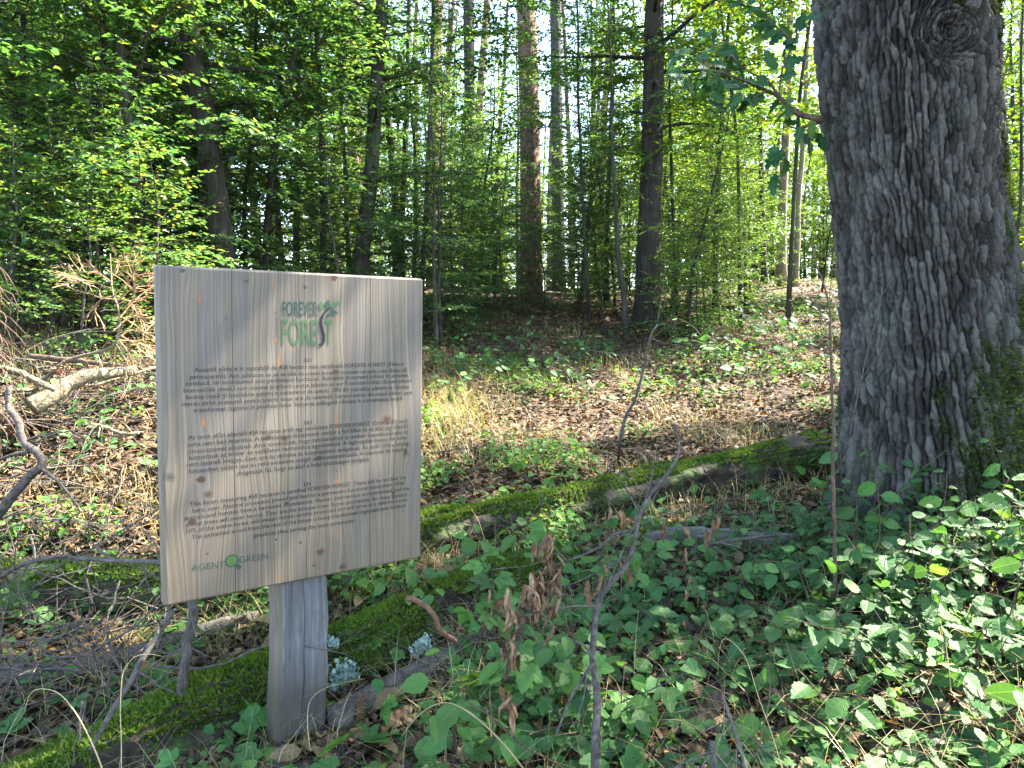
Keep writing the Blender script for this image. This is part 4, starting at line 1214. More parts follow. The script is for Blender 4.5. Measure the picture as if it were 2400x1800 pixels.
def post_material():
    m, nt = new_mat("grey_post_wood"); t = NT(nt)
    co = t.n("TexCoord").outputs["Object"]
    g = t.noise(t.stretch(co, (70, 70, 2.2)), 1.0, 4, 0.6, 0.3)
    b = t.noise(t.stretch(co, (5, 5, 1.4)), 1.0, 4, 0.6)
    col = t.ramp(g, [(0.3, (0.055, 0.054, 0.055)), (0.55, (0.112, 0.111, 0.114)), (0.75, (0.19, 0.19, 0.195))])
    col = t.mix(t.math('MULTIPLY', t.math('SUBTRACT', b, 0.48, clamp=True), 3.0, clamp=True), col, (0.060, 0.061, 0.070))
    at = t.n("Attribute", attribute_name="var").outputs["Fac"]
    col = t.mix(at, col, t.mix(g, (0.10, 0.072, 0.045), (0.22, 0.17, 0.115)))
    sz = t.n("SeparateXYZ", i_0=co).outputs[2]      # damp, soil-stained foot and run-off streaks
    foot = t.math('SUBTRACT', 1.0, t.math('MULTIPLY', t.math('ADD', sz, t.math('ADD', 0.55, t.math('MULTIPLY', b, -0.22))), 5.0), clamp=True)
    col = t.mix(t.math('MULTIPLY', foot, 0.75), col, (0.040, 0.032, 0.022))
    stn = t.noise(t.stretch(co, (16, 16, 5)), 1.0, 4, 0.7)
    col = t.mix(t.math('MULTIPLY', t.math('SUBTRACT', stn, 0.52, clamp=True), 3.0, clamp=True), col, (0.062, 0.058, 0.052))
    t.out(t.pbsdf(col, 0.75, 0.25, t.bump(g, 0.6, 0.004)))
    return m


def flat_mat(name, col, rough=0.6):
    m, nt = new_mat(name); t = NT(nt)
    co = t.n("TexCoord").outputs["Object"]
    n = t.noise(t.stretch(co, (90, 1, 8)), 1.0, 3)
    c = t.mix(t.math('MULTIPLY', t.math('SUBTRACT', n, 0.45, clamp=True), 1.3), col, tuple(0.78 * q + 0.22 * w for q, w in zip(col, (0.15, 0.125, 0.11))))
    t.out(t.pbsdf(c, rough, 0.3))
    return m


def section(x0, x1, r0, r1, T):
    """rounded outline of a plank end, seen from above; r0, r1 rounding of its two long front edges"""
    pts = []
    for cx, cy, r, a0 in ((x0, 0, r0, math.pi), (x1, 0, r1, 1.5 * math.pi)):
        for a in np.linspace(a0, a0 + math.pi / 2, 5):
            ox = cx + r if cx == x0 else cx - r
            pts.append((ox + r * math.cos(a), r + r * math.sin(a)))
    rb = 0.004
    pts += [(x1, T - rb), (x1 - rb, T), (x0 + rb, T), (x0, T - rb)]
    return np.array(pts)


def build_board():
    root = empty("information_sign", B_O, "weathered wooden information board with green printed text on a grey split post", "sign")
    root.matrix_world = Matrix([[*B_R[0], B_O[0]], [*B_R[1], B_O[1]], [*B_R[2], B_O[2]], [0, 0, 0, 1]])
    bm = board_material(); pm = post_material()
    xs = [0.0, bpt(504, 900)[0], bpt(660, 900)[0], bpt(799, 1000)[0], B_W]
    for k in range(4):
        x0, x1 = xs[k] + (0.0004 if k else 0), xs[k + 1] - (0.0004 if k < 3 else 0)
        r0 = 0.011 if k == 0 else 0.0016; r1 = 0.008 if k == 3 else 0.0016
        ins = 0.007
        mb = MB(); rings = []
        n = 14
        for z, sc in ((0, ins), (0.002, ins * .45), (ins, 0), (B_H - ins, 0), (B_H - 0.002, ins * .45), (B_H, ins)):
            s = section(x0 + (sc if k == 0 else 0), x1 - (sc if k == 3 else 0), r0, r1, B_T - 2 * sc)
            rings.append(np.c_[s[:, 0], s[:, 1] + sc, np.full(n, z)])
        v = np.concatenate(rings); i = np.arange(5)[:, None] * n; j = np.arange(n)[None]; kk = (j + 1) % n
        q = np.stack([i + j, i + kk, i + n + kk, i + n + j], -1).reshape(-1, 4)
        mb.add(v, q, np.arange(n)[None, ::-1], (np.arange(n) + 5 * n)[None])
        mb.build("plank", bm, root)
    # post: split, waney edged, standing behind the board
    py = B_T + 0.001
    pw = []
    for v_ in (1290, 1330, 1400, 1480, 1560, 1640):
        a = bpt({1290: 597, 1330: 598, 1400: 600, 1480: 596, 1560: 593, 1640: 595}[v_], v_, py); b = bpt({1290: 712, 1330: 713, 1400: 712, 1480: 714, 1560: 710, 1640: 706}[v_], v_ - 8, py)
        pw.append((a[1], a[0], b[0]))
    pw = np.array(pw)[::-1]
    zs = np.linspace(pw[0, 0] - 0.45, 0.92, 46)
    xl = np.interp(zs, pw[:, 0], pw[:, 1]); xr = np.interp(zs, pw[:, 0], pw[:, 2])
    rng = np.random.default_rng(8)
    xl = xl + 0.004 * (noise2(zs * 9, zs * 0 + 1, 3) - .5) * 2; xr = xr + 0.005 * (noise2(zs * 11, zs * 0 + 4, 3) - .5) * 2
    T = 0.085; mb = MB(); rows = []; var = []
    crack = 0.52 + 0.05 * (noise2(zs * 3.0, zs * 0 + 8, 5) - .5) * 2 * 0.6
    cd = 0.012 * np.clip(noise2(zs * 2, zs * 0 + 2, 9) * 1.6, 0.3, 1)
    for i_, z in enumerate(zs):
        w = xr[i_] - xl[i_]; c = crack[i_]; cwid = 0.016
        prof = [(0.0, 0.020), (0.03, 0.008), (0.10, 0.001), (0.13, 0.0), (c - cwid, 0.0), (c - cwid * 0.3, 0.001), (c, cd[i_]), (c + cwid * 0.3, 0.002), (c + cwid, 0.001), (0.92, 0.0), (0.97, 0.006), (1.0, 0.02), (1.0, T), (0.0, T)]
        rows.append([(xl[i_] + a * w, py + b + 0.0015 * rng.normal() * (0.05 < a < 0.95), z) for a, b in prof])
        var += [0.85, 0.8, 0.45, 0.05, 0, 0, 0.3, 0, 0, 0, 0.5, 0.8, 0.5, 0.5]
    n = 14; v = np.array(rows).reshape(-1, 3); i = np.arange(len(zs) - 1)[:, None] * n; j = np.arange(n)[None]; kk = (j + 1) % n
    mb.add(v, np.stack([i + j, i + kk, i + n + kk, i + n + j], -1).reshape(-1, 4), np.arange(n)[None, ::-1], (np.arange(n) + (len(zs) - 1) * n)[None], var=np.array(var))
    mb.build("post", pm, root)

    # ---- lettering
    ink = flat_mat("faded_black_ink", (0.012, 0.011, 0.011)); dk = flat_mat("dark_green_ink", (0.022, 0.055, 0.038)); gr = flat_mat("leaf_green_ink", (0.050, 0.100, 0.040)); st = flat_mat("plum_ink", (0.014, 0.010, 0.016)); lens = flat_mat("pale_green_ink", (0.060, 0.115, 0.028))
    jobs = []

    def job(body, block, mat, p0, p1, h=None, bold=0.0, ct=c1):
        jobs.append((body, block, mat, bpt(*ct(*p0)), bpt(*ct(*p1)), h, bold))

    ro = ["Această pădure în suprafață de 458 hectare este certificată FOREVER FOREST (Pădure", "permanentă). Aici, pădurea nu se va tăia niciodată la ras. Procesele naturale sunt lăsate să",
          "conducă, iar ecosistemul este permanent functional. Animalele și oamenii trăiesc în armonie.", "Intervențiile omului sunt minime și arborii cei mai bătrâni nu vor fi niciodată tăiați. Ei sunt arborii",
          "biotop (casă și bucătărie pentru o sumedenie de specii). 10% din suprafața pădurii va rămâne", "mereu strict protejată pentru a servi drept arie de referință. Lemnul extras din restul pădurii este",
          "transformat regional în produse finite. Valoarea adăugată rămâne în comunitatea locală."]
    hu = ["Az önök előtt elterülő 458 hektáros erdő egy minősített FOREVER FOREST (Örök erdő) mely", "soha nem lesz letarolva. A természetes folyamatok uralják a fejlődést és ez által egy állandó",
          "ökoszisztémát alkotnak. Arra törekszünk, hogy minimalizáljuk az emberi beavatkozásokat és", "biztosítsuk az ember és vadállatok harmonikus együttélését. A legöregebb biotop fák soha",
          "nem lesznek kivágva. Ezek sok faj otthona és konyhájaként szolgálnak. Az erdő 10%-a mindig", "fokozottan védett lesz és referenciaként szolgál az ökoszisztémának. A kitermelt fát helyileg", "dolgozzák fel, hogy ez által a helyi közösséget szolgálja."]
    en = ["This forest measuring 458 hectares is certified FOREVER FOREST. There will be no clear cut", "here, ever. Natural processes prevail and lead to a permanent functional ecosystem. Wild",
          "animals and humans have a harmonic coexistence. Human intervention is minimalized, and the", "oldest trees will never be cut. They are the biotope trees (home and kitchen for many species).",
          "10% of the entire forest will always remain strictly protected and will serve as a reference area.", "The extracted wood from the rest of the forest is being transformed regionally into finished", "products thus serving the local community."]
    e1 = [((365, 858), (1912, 812)), ((333, 912), (1935, 858)), ((302, 960), (1952, 895)), ((285, 1012), (1970, 935)), ((305, 1060), (1955, 980)), ((275, 1112), (1978, 1022)), ((360, 1158), (1912, 1066))]
    e2 = [((320, 1360), (1945, 1232)), ((316, 1412), (1945, 1272)), ((318, 1463), (1945, 1314)), ((325, 1510), (1935, 1356)), ((310, 1560), (1952, 1400)), ((322, 1610), (1940, 1442)), ((682, 1625), (1665, 1514))]
    e3 = [((330, 716), (1933, 512)), ((350, 764), (1918, 556)), ((290, 820), (1957, 594)), ((302, 868), (1948, 638)), ((308, 916), (1945, 676)), ((345, 960), (1925, 722)), ((806, 948), (1556, 832))]
    for L, e, blk, ct in ((ro, e1, "paragraph_a", c1), (hu, e2, "paragraph_b", c1), (en, e3, "paragraph_c", c2)):
        for s, (a, b) in zip(L, e):
            job(s, blk, ink, a, b, None, 0.004, ct)
    job("RO", "paragraph_a", ink, (1182, 785), (1232, 784), None, 0.004)
    job("HU", "paragraph_b", ink, (1180, 1250), (1234, 1246), None, 0.004)
    job("EN", "paragraph_c", ink, (1178, 569), (1226, 563), None, 0.004, c2)
    job("AGENT", "maker_a", dk, (345, 1195), (590, 1168), None, 0.0, c2)
    job("GREEN", "maker_b", dk, (697, 1136), (912, 1106), None, 0.0, c2)
    job("FOREVER", "title_a", dk, (1015, 444), (1280, 444), 104 * PXB * 1.0, 0.012)
    job("FORE", "title_b", gr, (1013, 658), (1275, 658), 186 * PXB, 0.012)
    job("T", "title_b", gr, (1330, 657), (1388, 657), 186 * PXB, 0.012)
    obs = []
    for (body, *_r) in jobs:
        c = bpy.data.curves.new("lettering", 'FONT'); c.body = body; c.offset = _r[5]; c.resolution_u = 3
        o = bpy.data.objects.new("lettering", c); COL.objects.link(o); obs.append(o)
    dg = bpy.context.evaluated_depsgraph_get()
    blocks = {}
    for o, (body, blk, mat, a, b, h, bold) in zip(obs, jobs):
        me = bpy.data.meshes.new_from_object(o.evaluated_get(dg))
        v = np.zeros(len(me.vertices) * 3); me.vertices.foreach_get("co", v); v = v.reshape(-1, 3)
        me.calc_loop_triangles()
        f = np.zeros(len(me.loop_triangles) * 3, np.int32); me.loop_triangles.foreach_get("vertices", f); f = f.reshape(-1, 3)
        lo, hi = v.min(0), v.max(0)
        sx = (b[0] - a[0]) / (hi[0] - lo[0])
        sy = sx if h is None else h / (hi[1] - 0)
        X = a[0] + (v[:, 0] - lo[0]) * sx
        Z = a[1] + (b[1] - a[1]) * (X - a[0]) / (b[0] - a[0]) + v[:, 1] * sy
        mb, _ = blocks.setdefault(blk, (MB(), mat))
        mb.add(np.c_[X, np.full(len(X), -0.0008), Z], f)
        bpy.data.meshes.remove(me)
    for o in obs:
        c = o.data; bpy.data.objects.remove(o); bpy.data.curves.remove(c)
    names = {"paragraph_a": ("paragraph", "Romanian paragraph"), "paragraph_b": ("paragraph", "Hungarian paragraph"), "paragraph_c": ("paragraph", "English paragraph"), "maker_a": ("lettering", None), "maker_b": ("lettering", None), "title_a": ("title", "upper word in dark green capitals"), "title_b": ("title", "lower word in light green capitals")}
    for blk, (mb, mat) in blocks.items():
        o = mb.build(names[blk][0], mat, root)
        if names[blk][1]: o["label"] = names[blk][1]
    # magnifying glass emblem
    def ring(cx, cz, r0, r1, y, n=28):
        a = np.linspace(0, 2 * math.pi, n, endpoint=False)
        v = np.vstack([np.c_[cx + r * np.cos(a), np.full(n, y), cz + r * np.sin(a)] for r in (r0, r1)])
        j = np.arange(n); k = (j + 1) % n
        return v, np.stack([j, n + j, n + k, k], -1)
    cx, cz = bpt(*c2(642, 1120)); R1 = 46 * PXB
    mb = MB(); mb.add(*ring(cx, cz, R1 * 0.80, R1, -0.0009))
    hx, hz = bpt(*c2(702, 1172)); d = nrm(np.array([hx - cx, 0, hz - cz])); s = np.array([d[2], 0, -d[0]])
    p0 = np.array([cx, -0.0009, cz]) + d * R1 * 0.98; p1 = np.array([hx, -0.0009, hz])
    w0, w1 = 9 * PXB, 15 * PXB
    mb.add(np.array([p0 - s * w0, p1 - s * w1, p1 + d * w1 * .6, p1 + s * w1, p0 + s * w0]), np.array([[0, 1, 2, 3, 4]]))
    mb.build("magnifier_emblem", dk, root)
    mb = MB(); v, q = ring(cx, cz, R1 * 0.02, R1 * 0.79, -0.0007); mb.add(v, q); mb.build("magnifier_lens", lens, root)
    # twig-shaped S and leaves of the title emblem
    sp = [(1284, 652), (1300, 660), (1318, 640), (1322, 600), (1312, 550), (1300, 505), (1304, 465), (1325, 425), (1350, 400), (1374, 380)]
    cxy = smooth_path([np.array([*bpt(*c1(*q)), 0.0]) for q in sp], 30)
    wd = np.interp(np.linspace(0, 1, 30), [0, 0.15, 0.4, 0.7, 1], [3, 10, 11, 7, 3]) * PXB * 1.15
    tg = nrm(np.gradient(cxy, axis=0)); nn = np.c_[-tg[:, 1], tg[:, 0]]
    l = cxy[:, :2] + nn * wd[:, None]; r_ = cxy[:, :2] - nn * wd[:, None]
    v = np.vstack([np.c_[l[:, 0], np.full(30, -.0011), l[:, 1]], np.c_[r_[:, 0], np.full(30, -.0011), r_[:, 1]]]); i = np.arange(29)
    mb = MB(); mb.add(v, np.stack([i, i + 1, 31 + i, 30 + i], -1)); mb.build("stem_emblem", st, root)
    for (bx, by), (tx, ty), w, mt in (((1305, 405), (1302, 330), 17, gr), ((1345, 395), (1355, 320), 22, dk), ((1365, 378), (1448, 340), 18, gr), ((1362, 408), (1430, 425), 17, dk), ((1368, 432), (1335, 452), 10, dk)):
        a = np.array(bpt(*c1(bx, by))); b = np.array(bpt(*c1(tx, ty))); d2 = b - a; n2 = np.array([-d2[1], d2[0]]) / np.linalg.norm(d2)
        tt = np.linspace(0, 1, 9); ww = w * PXB * np.sin(np.pi * tt ** 0.85)
        up_ = a + d2 * tt[:, None] + n2 * ww[:, None]; dn = (a + d2 * tt[:, None] - n2 * ww[:, None])[1:-1][::-1]
        pl = np.vstack([up_, dn])
        mb = MB(); mb.add(np.c_[pl[:, 0], np.full(len(pl), -.0012), pl[:, 1]], np.arange(len(pl))[None]); mb.build("leaf_emblem", mt, root)


build_board()


# ---------------------------------------------------------------- logs, sticks, fallen wood
def log_surface(pts, rad, nseg, nside, seed, amp=0.02, sq=(1, 1)):
    p = smooth_path(pts, nseg); rad = np.interp(np.linspace(0, 1, nseg), np.linspace(0, 1, len(rad)), rad)
    v, q, tri = tube(p, 1.0, nside)
    c = np.repeat(p, nside, 0); d = v[:-2] - c
    L = np.repeat(np.linspace(0, 1, nseg), nside) * np.linalg.norm(np.diff(p, axis=0), axis=1).sum()
    A = np.tile(np.arange(nside), nseg) / nside * 2 * math.pi
    r = np.repeat(rad, nside) + amp * (fbm(np.cos(A) * 1.8 + L * 2.5, np.sin(A) * 1.8 + L * 1.1, seed, 3) - 0.5) * 2 + amp * 0.35 * (noise2(A * 5, L * 9, seed + 1) - 0.5)
    d[:, 2] *= sq[1]
    v[:-2] = c + d * r[:, None]
    return v, q, tri, p, d, r


def moss_on(mb, v, d, n_tuft, rng, size=(0.010, 0.026), up=0.15, seed=4, cover=0.5, lenw=None):
    """little moss blades over the upper side of a trunk"""
    nv = len(d)
    pick = rng.integers(0, nv, n_tuft * 6)
    vv = v[pick]; dd = nrm(d[pick])
    mask = dd[:, 2] + 2.6 * (fbm(vv[:, 0] * 3.2 + 3, vv[:, 1] * 3.2 + vv[:, 2] * 6, seed, 4) - 0.5) > up
    pick = np.where(mask)[0][:n_tuft]
    vv, dd = vv[pick], dd[pick]
    vv = vv + rng.normal(0, 0.012, vv.shape) * (1 - np.abs(dd))
    tv = np.array([[-.28, 0, 0], [.28, 0, 0], [0, 1, 0]]); tf = np.array([[0, 1, 2]])
    dr = nrm(dd + rng.normal(0, 0.6, dd.shape))
    tone = 0.25 + 0.5 * fbm(vv[:, 0] * 9, vv[:, 1] * 9 + vv[:, 2] * 5, seed + 3, 3)
    stamp(mb, tv, tf, vv - dd * 0.003, dr, rng.normal(0, 1, dd.shape), rng.uniform(*size, len(vv)), np.clip(tone + rng.normal(0, .12, len(vv)), 0, 1))


M["log_bark"] = bark_mat("rotting_log_bark", (0.010, 0.008, 0.006), (0.028, 0.021, 0.015), (0.058, 0.045, 0.033), (9, 9, 9), 0.9, 0.02, moss=0.52)
M["grey_log"] = bark_mat("grey_bare_log", (0.026, 0.021, 0.017), (0.058, 0.049, 0.041), (0.11, 0.097, 0.082), (16, 16, 16), 0.8, 0.012)
M["split_wood"] = bark_mat("grey_split_wood", (0.045, 0.038, 0.031), (0.100, 0.088, 0.074), (0.165, 0.148, 0.125), (4, 40, 40), 0.9, 0.006)


def mossy_log(label, uvh, rad, nseg, seed, n_moss, lich=(), up=0.1):
    pts = [G(u, v, h) if len(q) == 0 else P(u, v, q[0]) for (u, v, h, *q) in uvh]
    base = np.array([pts[0][0], pts[0][1], g1(pts[0][0], pts[0][1])])
    pts = np.array(pts) - base
    root = empty("fallen_log", base, label, "log")
    v, q, tri, p, d, r = log_surface(pts, rad, nseg, 28, seed, 0.045)
    mb = MB(); mb.add(v, q, tri); mb.build("trunk", M["log_bark"], root, smooth=True)
    rng = np.random.default_rng(seed); ms = MB()
    moss_on(ms, v[:-2], d, n_moss, rng, up=up)
    tag(ms.build("moss", M["moss"], root), kind="stuff")
    for (uu, vv_, n_, s_) in lich:
        # find the log surface point under that line of sight
        rr = ray(uu, vv_); w = v[:-2] + base - CAM; tpar = (w @ rr) / (rr @ rr); off = np.linalg.norm(w - tpar[:, None] * rr, axis=1)
        cand = np.argsort(off + 0.35 * tpar)[:1][0]
        c0 = v[cand]; nd = nrm(d[cand])
        lb = MB(); k = n_
        pp = c0 + rng.normal(0, 1, (k, 3)) * s_ * np.array([.5, .5, .5]); pp = pp - nd * ((pp - c0) @ nd)[:, None] + nd * rng.uniform(0, .02, k)[:, None]
        stamp(lb, LEAF4[0] * np.array([1.8, 1, 1.5]), LEAF4[1], pp, nrm(nd * .6 + rng.normal(0, .6, (k, 3))), nrm(nd + rng.normal(0, .5, (k, 3))), rng.uniform(.010, .022, k), rng.uniform(0, 1, k))
        tag(lb.build("lichen", M["lichen"], root), kind="stuff")
    return root


mossy_log("thick bright green mossy log passing right behind the post, down to the picture's lower edge", [(20, 1760, 0.02), (330, 1600, 0.05), (540, 1510, 0.06), (800, 1392, 0.07), (980, 1300, 0.07), (1110, 1245, 0.05), (1230, 1205, 0.02)],
          [0.115, 0.125, 0.125, 0.12, 0.115, 0.10, 0.07], 110, 31, 42000, [(745, 1450, 380, 0.055), (905, 1388, 200, 0.045), (722, 1395, 60, .02)], up=0.12)
mossy_log("long mossy fallen trunk running from behind the board to the foot of the great oak", [(-120, 1275, 0.06), (150, 1270, 0.07), (420, 1270, 0.07), (640, 1225, 0.08), (930, 1148, 0.09), (1130, 1108, 0.10), (1350, 1062, 0.11), (1560, 1020, 0.12), (1770, 985, 0.13)],
          [0.12, 0.12, 0.115, 0.11, 0.105, 0.105, 0.11, 0.13, 0.16], 160, 37, 36000, up=0.42)


def stick(name, label, uvd, r, mat, cat="branch", group=None, n=18, sides=7, wob=0.0, forks=(), seed=1):
    """a bare stick through view points (u, v, d) or lying at height h: (u, v, None, h)"""
    pts = np.array([P(q[0], q[1], q[2]) if q[2] is not None else G(q[0], q[1], q[3]) for q in uvd])
    base = pts[0].copy()
    rng = np.random.default_rng(seed)
    mb = MB(); p = smooth_path(pts - base, n)
    if wob: p = p + rng.normal(0, wob, p.shape)
    mb.add(*tube(p, np.linspace(r[0], r[1], n), sides))
    for fk in forks:
        fp = np.array([P(q[0], q[1], q[2]) if q[2] is not None else G(q[0], q[1], q[3]) for q in fk[0]]) - base
        mb.add(*tube(smooth_path(fp, 12), np.linspace(fk[1], max(0.0012, fk[1] * 0.35), 12), 5))
    if mat in ("twig", "grey_log", "pale_wood"):
        for _ in range(7):                       # side twigs and broken stubs
            i = int(rng.integers(2, n - 1)); rr = np.interp(i, [0, n - 1], r)
            d = nrm(nrm(p[i] - p[i - 1]) * rng.uniform(.2, .9) + rng.normal(0, .6, 3))
            w = wander(p[i], d, rng.uniform(.02, .22) * (1 if r[0] < .02 else 1.4), 6, rng, .18)
            mb.add(*tube(w, np.linspace(min(rr * .5, .006), min(rr * .2, .002), 6), 4))
    o = mb.build(name, M[mat], smooth=True)
    o.location = tuple(base)
    return tag(o, label, cat, group)


stick("wooden_beam", "grey split half log lying below the green mossy log, beside the post", [(715, 1560, None, 0.05), (860, 1480, None, 0.05), (1000, 1405, None, 0.05), (1060, 1372, None, 0.05)], (0.052, 0.045), "grey_log", "log", sides=9)
stick("reddish_stick", "bent reddish stick lying over the green mossy log", [(878, 1292, 2.62), (905, 1300, 2.60), (935, 1325, 2.60), (950, 1360, 2.62), (985, 1385, 2.66)], (0.011, 0.008), "red_stick", "stick", wob=0.001)
stick("fallen_branch", "thick grey lichened branch lying low under the board's lower corner", [(-40, 1462, None, .05), (120, 1452, None, .05), (240, 1428, None, .06), (340, 1395, None, .07), (470, 1350, None, .06), (560, 1330, None, .05)], (0.045, 0.024), "grey_log", "branch", "grey fallen branches under the board", wob=0.003)
stick("mossy_stick", "upright lichened stick under the board, the thick short one left of the post", [(412, 1290, 2.62), (418, 1330, 2.60), (404, 1390, 2.57), (398, 1450, 2.55), (385, 1545, 2.52)], (0.016, 0.018), "twig", "stick", wob=0.002)
stick("stick", "long straight grey stick slanting from the board's lower corner into the leaves", [(372, 1322, 2.55), (345, 1365, 2.45), (300, 1440, 2.36), (240, 1540, 2.25), (195, 1620, 2.2)], (0.011, 0.007), "twig", "stick", wob=0.0015)
stick("fallen_branch", "bare grey branch arching over the shrubs and bent down beside the board's edge", [(-20, 1260, 2.8), (60, 1215, 2.75), (150, 1205, 2.7), (250, 1212, 2.66), (345, 1215, 2.6), (352, 1240, 2.6), (358, 1290, 2.6), (370, 1330, 2.6)], (0.009, 0.008), "twig", "branch", n=26, wob=0.002,
      forks=(([(250, 1212, 2.66), (205, 1180, 2.7), (190, 1140, 2.72), (205, 1100, 2.75)], 0.005), ([(150, 1205, 2.7), (200, 1235, 2.65), (215, 1290, 2.6)], .004), ([(60, 1215, 2.75), (40, 1280, 2.7), (90, 1350, 2.65)], .004), ([(345, 1215, 2.6), (360, 1190, 2.66), (372, 1140, 2.7)], .004), ([(320, 1212, 2.62), (316, 1250, 2.6), (330, 1285, 2.6)], .004)))
stick("fallen_branch", "crooked grey branch standing up from the twigs at the picture's edge", [(-30, 1150, 3.4), (20, 1080, 3.4), (62, 1030, 3.42), (86, 1010, 3.44), (80, 975, 3.46), (50, 955, 3.5), (38, 905, 3.55), (18, 880, 3.6), (20, 830, 3.62)], (0.024, 0.014), "twig", "branch", n=26, wob=0.003,
      forks=(([(86, 1010, 3.44), (130, 1045, 3.4), (170, 1095, 3.35)], .010), ([(62, 975, 3.46), (20, 985, 3.45), (-30, 1005, 3.45)], .012), ([(50, 955, 3.5), (85, 940, 3.5)], .008)))
stick("broken_branch", "thick pale barkless broken branch lying across the dead wood", [(66, 880, 4.45), (100, 862, 4.5), (150, 830, 4.6), (190, 812, 4.66), (240, 806, 4.75), (290, 800, 4.9)], (0.062, 0.030), "pale_wood", "branch", n=22, sides=12, wob=0.003)
stick("dead_branch", "slender pale branch resting on the dead wood above the thick broken one", [(-40, 872, 4.6), (20, 845, 4.6), (70, 842, 4.7), (200, 832, 4.9), (345, 790, 5.2)], (0.016, 0.009), "pale_wood", "branch", wob=0.003)
stick("dead_branch", "pale brown branch sloping down over the dead wood, next to the root tangle", [(-20, 795, 4.4), (40, 805, 4.4), (80, 825, 4.4), (118, 842, 4.42)], (0.024, 0.017), "pale_wood", "branch", wob=0.002)
stick("dead_branch", "thin brown branch lying under the dead conifer, half in shade", [(60, 770, 5.4), (150, 778, 5.4), (250, 790, 5.3), (340, 800, 5.2)], (0.022, 0.015), "brown_twig", "branch", wob=0.004)
stick("dead_branch", "lowest pale stick in the sunny patch under the thick broken branch", [(196, 918, 4.4), (230, 925, 4.4), (268, 938, 4.4), (300, 935, 4.4)], (0.015, 0.010), "pale_wood", "branch", wob=0.002)


def split_plank():
    pts = np.array([G(1392, 1168, .05), G(1500, 1160, .06), G(1620, 1168, .05), G(1740, 1160, .03)])
    base = pts[0].copy(); p = smooth_path(pts - base, 20)
    v, q, tri = tube(p, 1.0, 10); c = np.repeat(p, 10, 0); d = v[:-2] - c
    w = np.interp(np.linspace(0, 1, 20), [0, .08, .5, .8, 1], [0.6, 1, 1, .7, .3])
    A = np.tile(np.arange(10), 20)
    r = np.repeat(w, 10) * (0.055 + 0.004 * np.sin(A * 3.1) + 0.004 * RG.normal(0, 1, 200))
    d[:, 2] *= 1.0; d[:, 1] *= 0.35
    v[:-2] = c + d * r[:, None]
    mb = MB(); mb.add(v, q, tri); o = mb.build("split_log", M["split_wood"]); o.location = tuple(base)
    tag(o, "grey split piece of log lying among the seedlings, hung with brown dry leaves", "log")


split_plank()
stick("stick", "thin curved grey stick along the front of the split log piece", [(1500, 1186, 3.45), (1560, 1172, 3.5), (1640, 1160, 3.55), (1680, 1158, 3.6)], (0.012, 0.007), "twig", "stick", wob=0.001)
stick("sapling_pole", "thin bare upright stem standing in front of the great oak's edge", [(1806, 1292, 3.0), (1803, 1180, 3.0), (1800, 1000, 3.02), (1797, 850, 3.04), (1794, 720, 3.06), (1788, 640, 3.08), (1760, 560, 3.1), (1752, 500, 3.1)], (0.0085, 0.0025), "brown_twig", "sapling", n=30, wob=0.002,
      forks=(([(1797, 850, 3.04), (1780, 760, 3.05), (1772, 700, 3.06)], .002), ([(1790, 660, 3.08), (1800, 560, 3.1), (1806, 480, 3.1)], .002)))
stick("sapling_pole", "hair-thin bare twigs leaning against the great oak's bark", [(1836, 940, 3.2), (1860, 820, 3.3), (1890, 700, 3.4), (1905, 620, 3.45), (1900, 560, 3.5)], (0.003, 0.0015), "twig", "twig", n=20, wob=0.002,
      forks=(([(1880, 740, 3.35), (1850, 660, 3.35), (1840, 600, 3.4)], .0018), ([(1905, 640, 3.45), (1930, 600, 3.5), (1950, 580, 3.5)], .0015), ([(1860, 820, 3.3), (1900, 760, 3.4), (1915, 700, 3.4)], .0018)))
stick("bare_sapling", "bare crooked stem leaning over the sunny clearing beyond the mossy trunk", [(1338, 1008, None, -0.02), (1338, 960, 4.9), (1352, 905, 4.9), (1375, 850, 4.95), (1392, 790, 5.0), (1404, 730, 5.0), (1420, 700, 5.05)], (0.014, 0.006), "twig", "sapling", n=24, wob=0.003,
      forks=(([(1392, 790, 5.0), (1360, 770, 5.0), (1330, 765, 5.0), (1260, 755, 5.0)], .005), ([(1380, 840, 4.95), (1398, 880, 4.9), (1402, 930, 4.9)], .003), ([(1404, 730, 5.0), (1440, 742, 5.0), (1520, 755, 5.0)], .004), ([(1420, 700, 5.05), (1432, 620, 5.05), (1436, 560, 5.1)], .004), ([(1352, 905, 4.9), (1420, 870, 4.9), (1470, 850, 4.9)], .003)))
stick("stick", "short thick twig standing among the seedlings below the dead shrub", [(1540, 1600, 1.95), (1541, 1640, 1.93), (1543, 1700, 1.9)], (0.008, 0.009), "twig", "stick")
stick("stick", "thin pale twig poking out of the seedlings at the picture's lower edge", [(1560, 1500, 2.0), (1580, 1560, 1.95), (1600, 1620, 1.9), (1620, 1690, 1.85)], (0.004, 0.006), "twig", "stick")


